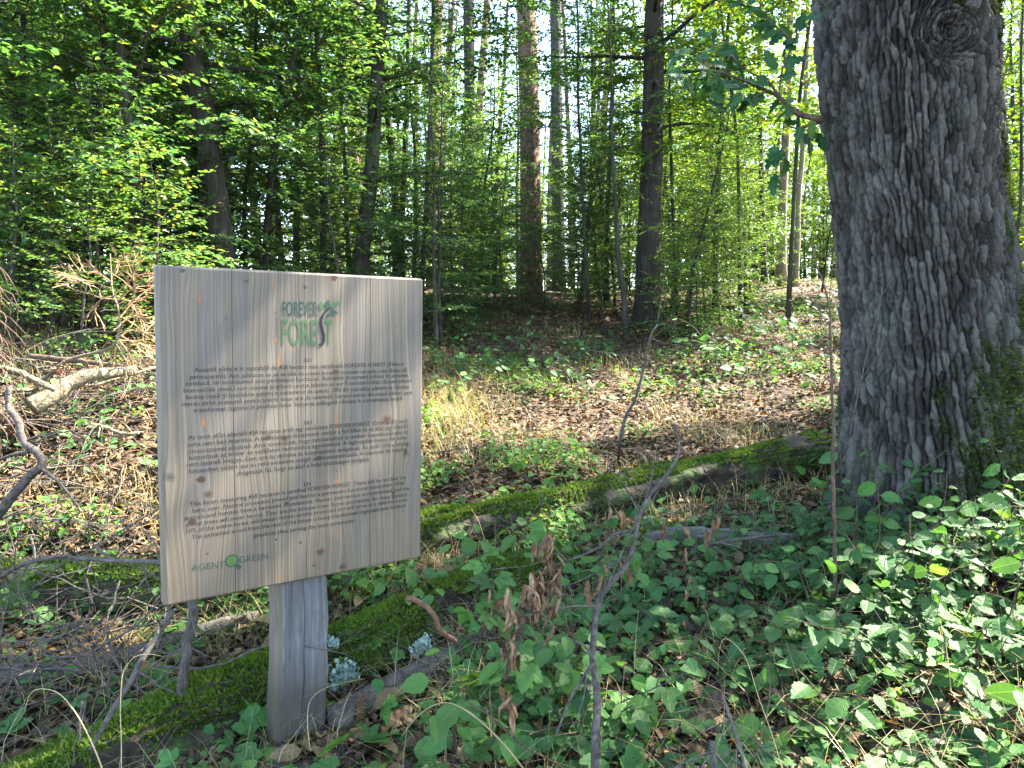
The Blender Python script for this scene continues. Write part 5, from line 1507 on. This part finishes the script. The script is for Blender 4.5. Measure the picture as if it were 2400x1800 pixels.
# dead shrub with curled leaves in the middle
def dead_shrub():
    D = 2.25
    uv = [(1286, 1610), (1290, 1540), (1288, 1480), (1280, 1420), (1284, 1360), (1292, 1300), (1320, 1260), (1350, 1225), (1368, 1180), (1380, 1120), (1400, 1075), (1436, 1030), (1462, 990), (1466, 955), (1456, 918)]
    dd = np.linspace(2.05, 2.6, len(uv))
    base = P(*uv[0], dd[0]); base[2] = g1(base[0], base[1])
    root = empty("dead_shrub", base, "dead crooked shrub with curled brown leaves hanging from its forks", "shrub")
    mb = MB()
    pm = smooth_path([np.array([0, 0, -0.05])] + [P(u, v, d) - base for (u, v), d in zip(uv, dd)], 60)
    mb.add(*tube(pm, np.linspace(0.0125, 0.004, 60), 8))
    twigs = [([(1284, 1430, 2.1), (1255, 1470, 2.05), (1232, 1510, 2.02), (1200, 1590, 1.95)], .007), ([(1280, 1425, 2.1), (1262, 1395, 2.1), (1222, 1378, 2.12)], .005), ([(1378, 1150, 2.4), (1335, 1150, 2.38), (1290, 1185, 2.35), (1225, 1212, 2.32), (1160, 1232, 2.3)], .006),
             ([(1360, 1200, 2.38), (1310, 1225, 2.33), (1240, 1260, 2.3), (1190, 1265, 2.27)], .004), ([(1385, 1120, 2.42), (1366, 1080, 2.42), (1350, 1052, 2.42), (1345, 1042, 2.42)], .004), ([(1385, 1110, 2.43), (1400, 1060, 2.44), (1410, 1010, 2.46), (1398, 975, 2.48)], .004),
             ([(1300, 1290, 2.2), (1350, 1180, 2.3), (1375, 1120, 2.35)], .003), ([(1296, 1300, 2.2), (1320, 1210, 2.25), (1335, 1150, 2.3)], .0025), ([(1290, 1310, 2.2), (1240, 1310, 2.18), (1180, 1320, 2.15), (1130, 1330, 2.12)], .004), ([(1225, 1212, 2.32), (1200, 1195, 2.32), (1150, 1220, 2.3), (1060, 1230, 2.28)], .003),
             ([(1436, 1030, 2.5), (1400, 1095, 2.45), (1370, 1110, 2.45)], .003), ([(1268, 1450, 2.06), (1262, 1500, 2.02), (1240, 1570, 1.96)], .004), ([(1380, 1135, 2.4), (1440, 1110, 2.4), (1490, 1100, 2.4), (1500, 1060, 2.42)], .003)]
    ends = []
    for tw, r in twigs:
        p = smooth_path([P(*q) - base for q in tw], 14)
        mb.add(*tube(p, np.linspace(r, max(.0012, r * .35), 14), 5)); ends.append(p)
    mb.build("stem", M["twig"], root, smooth=True)
    rng = np.random.default_rng(6)
    spots = [(1172, 1170, 2.3), (1180, 1190, 2.3), (1150, 1195, 2.3), (1190, 1225, 2.3), (1200, 1215, 2.3), (1175, 1250, 2.3), (1110, 1290, 2.15), (1095, 1330, 2.15), (1120, 1330, 2.15), (1080, 1310, 2.2), (1170, 1300, 2.15), (1190, 1310, 2.15), (1200, 1290, 2.15), (1100, 1400, 2.1), (1110, 1440, 2.1), (1085, 1420, 2.1), (1095, 1510, 2.0), (1110, 1530, 2.0), (1300, 1250, 2.3), (1296, 1275, 2.3),
             (1140, 1290, 2.2), (1155, 1270, 2.22), (1330, 1120, 2.4), (1215, 1250, 2.25), (1150, 1320, 2.15), (1185, 1350, 2.12)]
    for s in spots:
        for _ in range(3):
            p = P(s[0] + rng.normal(0, 11), s[1] + rng.normal(0, 10) - 20, s[2]) - base
            put_leaf(CURLED[rng.integers(10)], root, p, np.array([rng.normal(0, .25), rng.normal(0, .25), -1]), rng.normal(0, 1, 3), rng.uniform(.035, .09), "dry_leaf")


dead_shrub()


def dead_conifer():
    D = 4.7
    stem = [(60, 872), (70, 852), (100, 815), (140, 782), (180, 768), (225, 757), (250, 740), (258, 700), (255, 665), (243, 630), (240, 590), (238, 548)]
    base = P(60, 880, D); rng = np.random.default_rng(14)
    root = empty("dead_conifer_branch", base, "dead conifer top with bare orange-brown twigs beside the board", "branch")
    mb = MB(); pm = smooth_path([P(u, v, D + .01 * i) - base for i, (u, v) in enumerate(stem)], 50)
    mb.add(*tube(pm, np.linspace(0.015, 0.0035, 50), 7)); mb.build("stem", M["pale_wood"], root, smooth=True)
    arms = [[(258, 700), (300, 680), (340, 690), (380, 700)], [(255, 720), (300, 715), (350, 735)], [(256, 690), (290, 650), (325, 622), (360, 600)], [(250, 655), (285, 625), (320, 618), (365, 622)], [(245, 640), (290, 600), (330, 590), (365, 595)], [(243, 625), (205, 610), (180, 606), (150, 600)],
            [(242, 610), (215, 592), (185, 588), (160, 590)], [(245, 640), (215, 650), (197, 690)], [(240, 590), (262, 565), (262, 560)], [(250, 660), (280, 650), (292, 700)], [(258, 735), (300, 740), (330, 770)], [(250, 745), (245, 775), (240, 800)], [(262, 720), (320, 700), (360, 660)], [(290, 650), (292, 620), (285, 590)],
            [(140, 782), (155, 800), (175, 830)], [(180, 768), (195, 800), (190, 840)], [(258, 735), (280, 765), (290, 795)], [(262, 725), (310, 752), (350, 760)]]
    tw = MB()
    for a in arms:
        dz = rng.uniform(-.25, .3)
        p = smooth_path([P(u, v, D + 0.1 + dz * i / len(a)) - base for i, (u, v) in enumerate(a)], 14)
        tw.add(*tube(p, np.linspace(.0048, .0022, 14), 4))
        for k in range(9):
            i = int(rng.integers(3, 13)); ax = nrm(p[i] - p[i - 1])
            q = wander(p[i], ax + rng.normal(0, 0.55, 3), rng.uniform(.06, .24), 5, rng, .12, (0, 0, .03))
            tw.add(*tube(q, np.linspace(.0030, .0018, 5), 3))
            for _ in range(2):
                j = int(rng.integers(1, 4)); q2 = wander(q[j], nrm(q[j] - q[j - 1]) + rng.normal(0, .5, 3), rng.uniform(.04, .10), 3, rng, .1)
                tw.add(*tube(q2, [.0023, .0019, .0013], 3, cap=False))
    tag(tw.build("twigs", M["orange_twig"], root), kind="stuff")


dead_conifer()


def root_tangle():
    """upturned root plate at the picture's edge, hung with fine dry roots"""
    D = 4.2; base = P(-48, 880, D); base[2] = g1(base[0], base[1]); rng = np.random.default_rng(15)
    root = empty("root_plate", base, "upturned root plate hung with fine brown dry roots at the thicket's edge", "root")
    mb = MB()
    v, q, tri, p, d, r = log_surface([np.array([-.12, 0, -.1]), np.array([-.10, 0, .45]), np.array([-.10, 0, .95]), np.array([-.16, 0, 1.2])], [.17, .18, .17, .08], 30, 16, 5, .06)
    mb.add(v, q, tri); mb.build("core", M["brown_twig"], root)
    tw = MB()
    for k in range(300):
        a = rng.uniform(0, 6.28); z = rng.uniform(0.25, 1.25)
        s = np.array([-.1 + .17 * math.cos(a), .17 * math.sin(a), z])
        w = wander(s, np.array([math.cos(a) * .7, math.sin(a) * .7, -.4]), rng.uniform(.12, .4), 7, rng, .3, (0, 0, -.35))
        tw.add(*tube(w, np.linspace(.004, .0012, 7), 3, cap=False))
    tag(tw.build("roots", M["brown_twig"], root), kind="stuff")


root_tangle()
# ---------------------------------------------------------------- low plants
def view_uv(p):
    q = np.asarray(p, float) - CAM
    d = q @ FW
    d = np.where(d > 0.05, d, 0.05)
    return 1106 + FPX * q[..., 0] / d, 829.5 - FPX * (q @ UP) / d, d


OAK_XY = np.array([OAK_BASE[0], OAK_BASE[1]])


def make_seedling(rng, h, n_leaf, leaves, size, name, lean=0.5, shoots=2, spread=0.5, stem_mat="brown_twig", droop=0.2, petiole=0.0):
    root = empty(name)
    mb = MB(); spots = []
    for s in range(shoots):
        a = rng.uniform(0, 6.28); d = np.array([math.cos(a) * spread, math.sin(a) * spread - 0.15, 1.0])
        pth = wander((0, 0, -0.03), d, h * (1.0 if s == 0 else rng.uniform(.55, .95)), 9, rng, .12, (d[0] * .12, d[1] * .12, -.05 * spread))
        mb.add(*tube(pth, np.linspace(.0032, .0014, 9), 4))
        k = n_leaf // shoots + (1 if s < n_leaf % shoots else 0)
        for j in range(k):
            t = 0.30 + 0.70 * (j + .5) / k if j < k - 1 else 1.0
            x = t * 8; i = min(int(x), 7); f = x - i
            p = pth[i] * (1 - f) + pth[i + 1] * f; ax = nrm(pth[i + 1] - pth[i])
            flat = np.array([ax[0], ax[1], 0]) + np.array([math.cos(a), math.sin(a), 0]) * .3
            flat = nrm(flat); sd = np.array([-flat[1], flat[0], 0]) * (1 if j % 2 else -1)
            dv = flat * rng.uniform(.1, .7) + sd * rng.uniform(.5, 1.0) * (0.3 if j == k - 1 else 1) + np.array([0, 0, rng.uniform(-.45, .2) - droop * .5]) + rng.normal(0, .12, 3)
            spots.append((p, nrm(dv)))
    pm = MB()
    for p, dv in spots:
        if petiole:
            q = p + dv * petiole * rng.uniform(.6, 1.2) + np.array([0, 0, petiole * .5])
            mb.add(*tube(np.array([p, (p + q) / 2 + np.array([0, 0, .01]), q]), .0012, 3, cap=False)); p = q
        put_leaf(leaves[rng.integers(len(leaves))], root, p + dv * size * .13, dv, nrm(np.array([0, -lean, 1.0]) + rng.normal(0, .38, 3)), size * rng.uniform(.42, 1.22))
    mb.build("stem", M[stem_mat], root)
    return root


def front_place(x, y):
    u, v, d = view_uv(np.array([x, y, g1(x, y)]))
    if v > 1560: return "along the picture's lower edge"
    if u < 190: return "by the crooked grey branch"
    if u < 420: return "by the slanting grey stick"
    if u < 920: return "under the board"
    if u < 1240: return "on the post's side of the dead shrub"
    if u < 1400: return "by the dead shrub's stem"
    if u < 1640: return "below the split log piece" if v > 1190 else "by the long mossy trunk"
    if u < 1830: return "by the thin upright stem" if v > 1030 else "near the bank"
    return "under the oak's mossy flank" if u > 2050 else "in front of the oak"


def scatter(protos, spots, label, cat, group, rng, smin=.8, smax=1.2, rot=0.9):
    """first use moves the model itself, then copies of it and of each of its parts"""
    for (x, y) in spots:
        k = int(rng.integers(len(protos)))
        wh = front_place(x, y)
        pr, used = protos[k]
        o = copy_tree(pr) if used else pr
        protos[k] = (pr, True)
        s = rng.uniform(smin, smax)
        o.location = (x, y, g1(x, y)); o.scale = (s, s, s); o.rotation_euler = (rng.normal(0, .12), rng.normal(0, .12), rng.uniform(-rot, rot))
        tag(o, label + ", " + wh, cat, group + " " + wh)


def drop_unused(protos):
    for pr, used in protos:
        if not used:
            for ch in list(pr.children):
                bpy.data.objects.remove(ch)
            bpy.data.objects.remove(pr)


def sample(rng, n, box, ok, gap=0.0, tries=60):
    out = []
    for _ in range(n * tries):
        if len(out) >= n: break
        x, y = rng.uniform(box[0], box[1]), rng.uniform(box[2], box[3])
        p = np.array([x, y, g1(x, y)]); u, v, d = view_uv(p)
        if not ok(x, y, float(u), float(v), float(d)): continue
        if gap and any((x - a) ** 2 + (y - b) ** 2 < gap * gap for a, b in out): continue
        out.append((x, y))
    return out


def free_of_oak(x, y, r=.62):
    return (x - OAK_XY[0]) ** 2 + (y - OAK_XY[1]) ** 2 > r * r


rng = np.random.default_rng(33)
low = [(make_seedling(rng, rng.uniform(.18, .44), int(rng.integers(8, 13)), HORN_LEAVES, .088, "hornbeam_seedling", .45, 2, .8), False) for _ in range(12)]
tall_ = [(make_seedling(rng, rng.uniform(.5, .8), int(rng.integers(18, 26)), HORN_LEAVES, .088, "hornbeam_seedling", .5, 3, .55), False) for _ in range(8)]
scatter(low, sample(rng, 205, (.1, 2.7, 1.55, 3.5), lambda x, y, u, v, d: u > 1225 + max(0, (1400 - v)) * .5 and u < 2330 and v > 1120 and v < 1780 and free_of_oak(x, y), .08),
        "low hornbeam seedling with ribbed leaves", "seedling", "low hornbeam seedlings", rng, .8, 1.3)
scatter(tall_, sample(rng, 58, (1.0, 2.9, 2.35, 4.0), lambda x, y, u, v, d: u > 1790 and u < 2420 and v > 1110 and v < 1480 and free_of_oak(x, y, .60), .12),
        "tall bushy hornbeam seedling", "seedling", "tall hornbeam seedlings", rng, .75, 1.1)
mid_ = [(make_seedling(rng, rng.uniform(.2, .34), int(rng.integers(8, 12)), HORN_LEAVES, .076, "hornbeam_seedling", .4, 2, .7), False) for _ in range(6)]
scatter(mid_, sample(rng, 46, (.3, 2.3, 3.0, 4.3), lambda x, y, u, v, d: 1270 < u < 1830 and 1030 < v < 1230 and free_of_oak(x, y), .1),
        "medium hornbeam seedling near the fallen wood", "seedling", "medium hornbeam seedlings", rng, .8, 1.2)
scatter(tall_, sample(rng, 22, (.6, 2.3, 2.5, 3.7), lambda x, y, u, v, d: 1480 < u < 1840 and 1150 < v < 1340 and free_of_oak(x, y), .16),
        "leafy hornbeam seedling rising over its low neighbours", "seedling", "hornbeam seedlings over their low neighbours", rng, .45, .7)
drop_unused(low); drop_unused(tall_); drop_unused(mid_)

lob = [(make_seedling(rng, rng.uniform(.10, .22), int(rng.integers(4, 8)), LOBED_LEAVES, .090, "bramble_sprig", .5, 2, .9, "brown_twig", .1, .04), False) for _ in range(8)]
scatter(lob, [tuple(G(u, v)[:2]) for u, v in [(640, 1660), (700, 1650), (600, 1600), (760, 1620), (820, 1640), (880, 1600), (930, 1650), (500, 1640), (560, 1690), (1000, 1640), (1060, 1600), (1120, 1660), (470, 1690), (700, 1700), (860, 1700), (1010, 1700), (1180, 1700)]] + [tuple(G(u, v)[:2]) for u, v in [(920, 1450), (960, 1560), (800, 1560), (1060, 1500), (1130, 1560)]],
        "bright bramble sprig with lobed leaves", "bramble", "bright bramble sprigs", rng, .8, 1.25)
scatter(lob, sample(rng, 44, (-2.2, -.55, 2.0, 3.9), lambda x, y, u, v, d: -40 < u < 590 and 1230 < v < 1720, .13),
        "bramble sprig among the grey twigs", "bramble", "bramble sprigs", rng, .7, 1.15)
drop_unused(lob)
ovl = [(make_seedling(rng, rng.uniform(.24, .52), int(rng.integers(9, 15)), LOBED_LEAVES if k % 2 else OVAL_LEAVES, .080, "bramble_sprig", .5, 2, .6, "brown_twig", .2, .02), False) for k in range(8)]
scatter(ovl, sample(rng, 44, (-.35, .75, 2.0, 3.7), lambda x, y, u, v, d: 930 < u < 1330 and 1190 < v < 1700, .10),
        "upright light green bramble", "bramble", "upright brambles", rng, .8, 1.3)
drop_unused(ovl)

# the hanging leafy shoot left of the dead shrub stem
sh = make_seedling(rng, .52, 16, LOBED_LEAVES, .085, "bramble_shoot", .8, 2, .35, "twig", .9, .02)
p = G(1215, 1600); sh.location = (p[0] + .02, p[1], p[2] + .02); tag(sh, "tallest bramble shoot with drooping bright leaves beside the dead shrub's stem", "bramble")

# brighter plants of the clearing and the bank
clr = [(make_seedling(rng, rng.uniform(.3, .6), int(rng.integers(14, 20)), HORN_LEAVES, .075, "clearing_seedling", .3, 3, .6), False) for _ in range(5)]
scatter(clr, sample(rng, 42, (1.0, 5.2, 5.8, 12.5), lambda x, y, u, v, d: 1430 < u < 1830 and 660 < v < 860, .25),
        "pale leafy seedling in the clearing", "seedling", "pale seedlings in the clearing", rng, .9, 1.7)
scatter(clr, sample(rng, 58, (-1.6, 1.6, 5.6, 10.5), lambda x, y, u, v, d: 915 < u < 1320 and 690 < v < 880, .22),
        "bright green seedling in the sunny hollow", "seedling", "bright seedlings in the sunny hollow", rng, .6, 1.3)
scatter(clr, sample(rng, 30, (-4.5, -1.2, 3.9, 6.8), lambda x, y, u, v, d: -30 < u < 345 and 780 < v < 1050, .2),
        "seedling in the sunny spot among the dead branches", "seedling", "seedlings among the dead branches", rng, .5, .9)
drop_unused(clr)

# ---------------------------------------------------------------- leaf litter, ground cover, grass, twigs
def wedge(rng, n, d0, d1, pw=1.0, u0=-420, u1=2650):
    d = d0 * (d1 / d0) ** (rng.uniform(0, 1, n) ** pw)
    u = rng.uniform(u0, u1, n)
    x = (u - 1106) / FPX * d
    return x, d


def build_litter():
    r = np.random.default_rng(41)
    x, y = wedge(r, 88000, 1.5, 18, .85)
    z = gz(x, y); u, v, d = view_uv(np.stack([x, y, z], -1))
    k = v < 1750; x, y, z, d = x[k], y[k], z[k], d[k]
    n = len(x)
    pos = np.stack([x, y, z + r.uniform(.0, .035, n)], -1)
    dr = np.stack([r.normal(0, 1, n), r.normal(0, 1, n), r.normal(0, .13, n)], -1)
    nm = np.stack([r.normal(0, .26, n), r.normal(0, .26, n), np.ones(n)], -1)
    mb = MB(); tv = LEAF4[0] * np.array([1.1, 1, 2.2])
    stamp(mb, tv, LEAF4[1], pos, dr, nm, r.uniform(.030, .082, n) * np.clip(.95 + d * .01, .7, 1.05), np.clip(r.beta(1.7, 2.0, n) * .86 + (r.uniform(0, 1, n) > .955) * .2, 0, 1))
    tag(mb.build("leaf_litter", M["litter"]), kind="stuff")


build_litter()


def build_cover():
    r = np.random.default_rng(43); mb = MB()
    x, y = wedge(r, 76000, 3.2, 16, .9)
    z = gz(x, y); u, v, d = view_uv(np.stack([x, y, z], -1))
    dens = fbm(x * 1.3 + 3, y * 1.3, 12, 3)
    want = np.where(y < 4.6, .50, np.where(y < 8.6, .53, .42))
    want = want + .10 * np.exp(-((u - 1180) / 230) ** 2 - ((v - 800) / 70) ** 2) + .08 * (u > 1500) * (v < 820) - .17 * ((u > 900) & (u < 1750) & (v > 900)) - .10 * ((u > 1250) & (u < 1800) & (v > 830)) - .17 * ((u < 350) & (v < 1150)) + .20 * np.exp(-((u - 285) / 60) ** 2 - ((v - 905) / 45) ** 2) - .06 * ((u > 900) & (u < 1400) & (v < 745))
    k = (dens < want) & (v < 1400) & ~((u < 340) & (v < 900) & (v > 760)); x, y, z = x[k], y[k], z[k]; n = len(x)
    h = r.uniform(.02, .16, n) * (.5 + fbm(x * 2, y * 2, 19, 2))
    pos = np.stack([x, y, z + h], -1)
    dr = np.stack([r.normal(0, 1, n), r.normal(0, 1, n), r.normal(-.15, .25, n)], -1)
    nm = np.stack([r.normal(0, .4, n), r.normal(-.25, .4, n), np.ones(n)], -1)
    tv = LEAF4[0] * np.array([1.35, 1, 1.4])
    stamp(mb, tv, LEAF4[1], pos, dr, nm, r.uniform(.028, .062, n), r.beta(2, 2.2, n))
    # small leaves under the foreground seedlings
    x, y = wedge(r, 4800, 1.6, 4.0, .8); z = gz(x, y); u, v, d = view_uv(np.stack([x, y, z], -1))
    k = (fbm(x * 3 + 8, y * 3, 14, 2) < np.where(u > 1230, .66, .46)) & (v > 1050) & (v < 1780) & ((x - OAK_XY[0]) ** 2 + (y - OAK_XY[1]) ** 2 > .4); x, y, z = x[k], y[k], z[k]; n = len(x)
    pos = np.stack([x, y, z + r.uniform(.015, .12, n)], -1)
    dr = np.stack([r.normal(0, 1, n), r.normal(0, 1, n), r.normal(-.1, .25, n)], -1); nm = np.stack([r.normal(0, .4, n), r.normal(-.4, .35, n), np.ones(n)], -1)
    stamp(mb, tv, LEAF4[1], pos, dr, nm, r.uniform(.022, .05, n), r.beta(2, 2.6, n) * .8)
    tag(mb.build("ground_cover", M["cover"]), kind="stuff")


build_cover()


def blades(mb, r, x, y, h, w, var, lean):
    n = len(x); z = gz(x, y)
    a = r.uniform(0, 6.28, n); dx, dy = np.cos(a), np.sin(a)
    px, py = -dy, dx
    t = np.array([0, .35, .7, 1.0, 1.15]); rows = []
    for ti in t:
        bend = lean * h * ti ** 2.1
        zz = h * ti * (1 - .38 * lean * ti ** 2)
        wd = w * (1 - min(ti, 1.12) / 1.15)
        c = np.stack([x + dx * bend, y + dy * bend, z - .01 + zz], -1); s = np.stack([px * wd, py * wd, 0 * wd], -1)
        rows += [c - s, c + s]
    v = np.stack(rows, 1).reshape(-1, 3)
    q = np.array([[2 * i, 2 * i + 1, 2 * i + 3, 2 * i + 2] for i in range(4)])
    f = (q[None] + (np.arange(n) * 10)[:, None, None]).reshape(-1, 4)
    mb.add(v, f, var=np.repeat(var, 10))


def build_grass():
    r = np.random.default_rng(47); mb = MB()
    # thin cover of the clearing
    x, y = wedge(r, 27000, 3.6, 12, .8); k = fbm(x * 1.1, y * 1.1, 51, 3) > .5; x, y = x[k], y[k]; n = len(x)
    blades(mb, r, x, y, r.uniform(.06, .28, n), r.uniform(.0012, .0028, n), np.clip(r.normal(.55, .25, n), 0, 1), r.uniform(.2, 1.2, n))
    # tall dry grass beside the board's edge
    c = [G(u, v) for u, v in ((940, 905), (960, 880), (985, 860), (1010, 850), (930, 950), (965, 940), (1000, 905), (925, 1000), (1040, 880))]
    c = np.array(c)[:, :2]; i = r.integers(len(c), size=900)
    x = c[i, 0] + r.normal(0, .22, 900); y = c[i, 1] + r.normal(0, .35, 900)
    blades(mb, r, x, y, r.uniform(.08, .36, 900), r.uniform(.0014, .0028, 900), np.clip(r.normal(.5, .26, 900), 0, 1), r.uniform(.3, 1.5, 900))
    # green and dry tufts of the foreground
    tuf = [(540, 1330, .5), (570, 1370, .4), (640, 1280, .5), (760, 1290, .6), (480, 1400, .4), (920, 1230, .6), (1000, 1150, .3), (1080, 1180, .3), (1120, 1150, .25), (840, 1290, .7), (700, 1200, .5), (960, 1240, .8), (1060, 1340, .8), (1100, 1390, .85), (1040, 1420, .8), (330, 1400, .5), (250, 1470, .6), (880, 1500, .7), (1000, 1530, .7), (1190, 1500, .6)]
    for u, v, tone in tuf:
        p = G(u, v); n = 60
        x = p[0] + r.normal(0, .055, n); y = p[1] + r.normal(0, .06, n)
        blades(mb, r, x, y, r.uniform(.08, .30, n), r.uniform(.0010, .0024, n), np.clip(r.normal(tone, .16, n), 0, 1), r.uniform(.5, 1.7, n))
    x, y = wedge(r, 3000, 1.7, 4.2, .8); n = len(x)
    blades(mb, r, x, y, r.uniform(.08, .34, n), r.uniform(.0008, .0018, n), np.clip(r.normal(.6, .25, n), 0, 1), r.uniform(.3, 1.6, n))
    tag(mb.build("grass", M["grass"]), kind="stuff")


build_grass()


def grass_stalk(label, uvd, w, var, seed):
    p = smooth_path([P(*q) for q in uvd], 26); base = p[0].copy(); p = p - base
    mb = MB(); mb.add(*tube(p, w * np.clip(np.linspace(1.1, .35, 26), .3, 1), 4), var=var)
    o = mb.build("grass_stalk", M["grass"], smooth=True); o.location = tuple(base); tag(o, label, "grass", "dry arching grass stalks")


grass_stalk("dry straw-coloured grass stalk arching thickly above the brambles right of the post", [(1130, 1660, 1.95), (1090, 1610, 1.96), (1040, 1560, 1.97), (995, 1528, 1.98), (960, 1518, 2.0), (925, 1530, 2.0), (895, 1555, 2.0), (868, 1590, 2.0)], .0032, .9, 1)
grass_stalk("pale grass stalk curling in front of the grey post", [(670, 1620, 2.2), (665, 1575, 2.22), (665, 1535, 2.24), (674, 1508, 2.25), (700, 1488, 2.26), (745, 1474, 2.28), (790, 1466, 2.3)], .0010, 1, 2)
grass_stalk("tall straw-yellow grass stalk bowing beside the green mossy log's lower end", [(262, 1680, 2.1), (262, 1600, 2.12), (260, 1540, 2.14), (262, 1480, 2.15), (268, 1448, 2.16), (290, 1420, 2.17), (320, 1413, 2.18), (352, 1418, 2.2)], .0018, .85, 3)
grass_stalk("straw-yellow grass stalk crossing the moss in a wide bow at the lower corner", [(232, 1690, 2.05), (205, 1620, 2.08), (170, 1550, 2.1), (130, 1500, 2.12), (90, 1488, 2.13), (65, 1500, 2.14), (52, 1540, 2.15)], .0022, .8, 4)
grass_stalk("thin pale grass stalk rising with a hooked tip out of the low seedlings", [(1700, 1700, 1.85), (1672, 1600, 1.9), (1640, 1510, 1.93), (1610, 1420, 1.95), (1570, 1380, 1.97), (1555, 1400, 1.97), (1550, 1460, 1.97)], .0013, .9, 5)
grass_stalk("thin green grass stalk leaning over the seedlings under the dead shrub", [(1640, 1690, 1.8), (1580, 1590, 1.9), (1530, 1500, 2.0), (1480, 1450, 2.05), (1410, 1400, 2.1), (1400, 1390, 2.1)], .0012, .45, 6)
grass_stalk("hooked dry grass stalk among seedlings at the great oak's side of the patch", [(2055, 1500, 2.3), (2050, 1440, 2.3), (2044, 1390, 2.32), (2060, 1360, 2.33), (2090, 1375, 2.34)], .0014, .95, 7)


def build_twigs():
    r = np.random.default_rng(53); mb = MB()

    def toss(n, box, L, rad, hmax, tilt):
        for _ in range(n):
            u, v = r.uniform(box[0], box[1]), r.uniform(box[2], box[3])
            p = G(u, v); a = r.uniform(0, 6.28); l = r.uniform(*L)
            w = wander(p + np.array([0, 0, r.uniform(.01, hmax)]), (math.cos(a), math.sin(a), r.normal(0, tilt)), l, 8, r, .2, (0, 0, -.03))
            g = gz(w[:, 0], w[:, 1]); w[:, 2] = np.maximum(w[:, 2], g + .005)
            rr = r.uniform(*rad); mb.add(*tube(w, np.linspace(rr, rr * .4, 8), 4, cap=False))
            for _ in range(r.integers(0, 4)):
                i = int(r.integers(2, 7)); w2 = wander(w[i], nrm(w[i] - w[i - 1]) + r.normal(0, .6, 3), l * r.uniform(.2, .5), 5, r, .2)
                mb.add(*tube(w2, np.linspace(rr * .55, rr * .25, 5), 3, cap=False))
    toss(300, (-60, 360, 880, 1560), (.2, .9), (.0016, .0055), .22, .45)
    toss(150, (-60, 360, 760, 1000), (.3, 1.1), (.002, .007), .12, .25)
    toss(60, (700, 1250, 1180, 1480), (.12, .5), (.001, .003), .14, .4)
    toss(150, (900, 1800, 720, 1080), (.2, .7), (.002, .005), .08, .2)
    toss(50, (1250, 2200, 1150, 1700), (.15, .5), (.0012, .003), .1, .4)
    tag(mb.build("twigs", M["twig"]), kind="stuff")
    # heap of brown dry needles and brush below the dead conifer
    mb = MB()
    for _ in range(1000):
        u, v = (r.uniform(-60, 350), r.uniform(840, 1190)) if r.uniform() < .6 else (r.uniform(120, 330), r.uniform(1380, 1530)) if r.uniform() < .4 else (r.uniform(960, 1300), r.uniform(1280, 1500))
        p = G(u, v); a = r.uniform(0, 6.28)
        w = wander(p + np.array([0, 0, r.uniform(.0, .10)]), (math.cos(a), math.sin(a), r.normal(.1, .4)), r.uniform(.05, .16), 4, r, .25)
        mb.add(*tube(w, [.0018, .0016, .0013, .001], 3, cap=False))
    tag(mb.build("dry_brush", M["orange_twig"]), kind="stuff")


build_twigs()

# the large dry leaves that can be told from the litter
r = np.random.default_rng(59)
for k in range(150):
    u, v = r.uniform(20, 2200), r.uniform(1180, 1690)
    if k < 40: u, v = r.uniform(1500, 2212), r.uniform(1540, 1690)
    p = G(u, v)
    if not free_of_oak(p[0], p[1]): continue
    me = (DRY_OAK if r.uniform() < .6 else DRY_OVAL)[int(r.integers(6))]
    o = put_leaf(me, None, p + np.array([0, 0, r.uniform(.015, .07)]), np.array([r.normal(), r.normal(), r.normal(0, .3)]), np.array([r.normal(0, .5), r.normal(-.4, .5), 1]), r.uniform(.07, .125), "fallen_leaf")
    tag(o, "large dry brown leaf lying on the forest floor among the low plants", "leaf", "large dry leaves on the forest floor")
# dry leaves hanging over the split log
for (u, v) in ((1437, 1140), (1432, 1150), (1478, 1155), (1545, 1140), (1552, 1128), (1528, 1160), (1536, 1165), (1480, 1230), (1487, 1260), (1478, 1290), (1482, 1200), (1350, 1220), (1338, 1230)):
    p = P(u, v - 18, 3.15 if u > 1400 else 2.5)
    o = put_leaf(CURLED[int(r.integers(10))], None, p, np.array([r.normal(0, .2), r.normal(0, .2), -1]), r.normal(0, 1, 3), r.uniform(.06, .10), "dry_leaf")
    tag(o, "curled dry brown leaf hanging over the grey split log piece", "leaf", "curled leaves over the split log")


# ---------------------------------------------------------------- small groups: say which one by its height
def tell_apart():
    from collections import defaultdict
    bpy.context.view_layer.update()
    by = defaultdict(list)
    for o in scene.objects:
        if o.parent is None and o.get("label") and o.type == 'EMPTY':
            by[o["label"]].append(o)
    for label, os_ in by.items():
        if not 2 <= len(os_) <= 3 or len(label.split()) > 13:
            continue
        hs = []
        for o in os_:
            top = max((max((ch.matrix_world @ Vector(c)).z for c in ch.bound_box) for ch in o.children), default=0)
            hs.append(top - o.matrix_world.translation.z)
        order = sorted(range(len(os_)), key=lambda i: -hs[i])
        if any(hs[a] < hs[b] * 1.05 for a, b in zip(order, order[1:])):
            continue
        words = ["the taller one", "the lower one"] if len(os_) == 2 else ["the tallest", "the middle-sized one", "the lowest"]
        for i, w in zip(order, words):
            os_[i]["label"] = label + ", " + w


tell_apart()
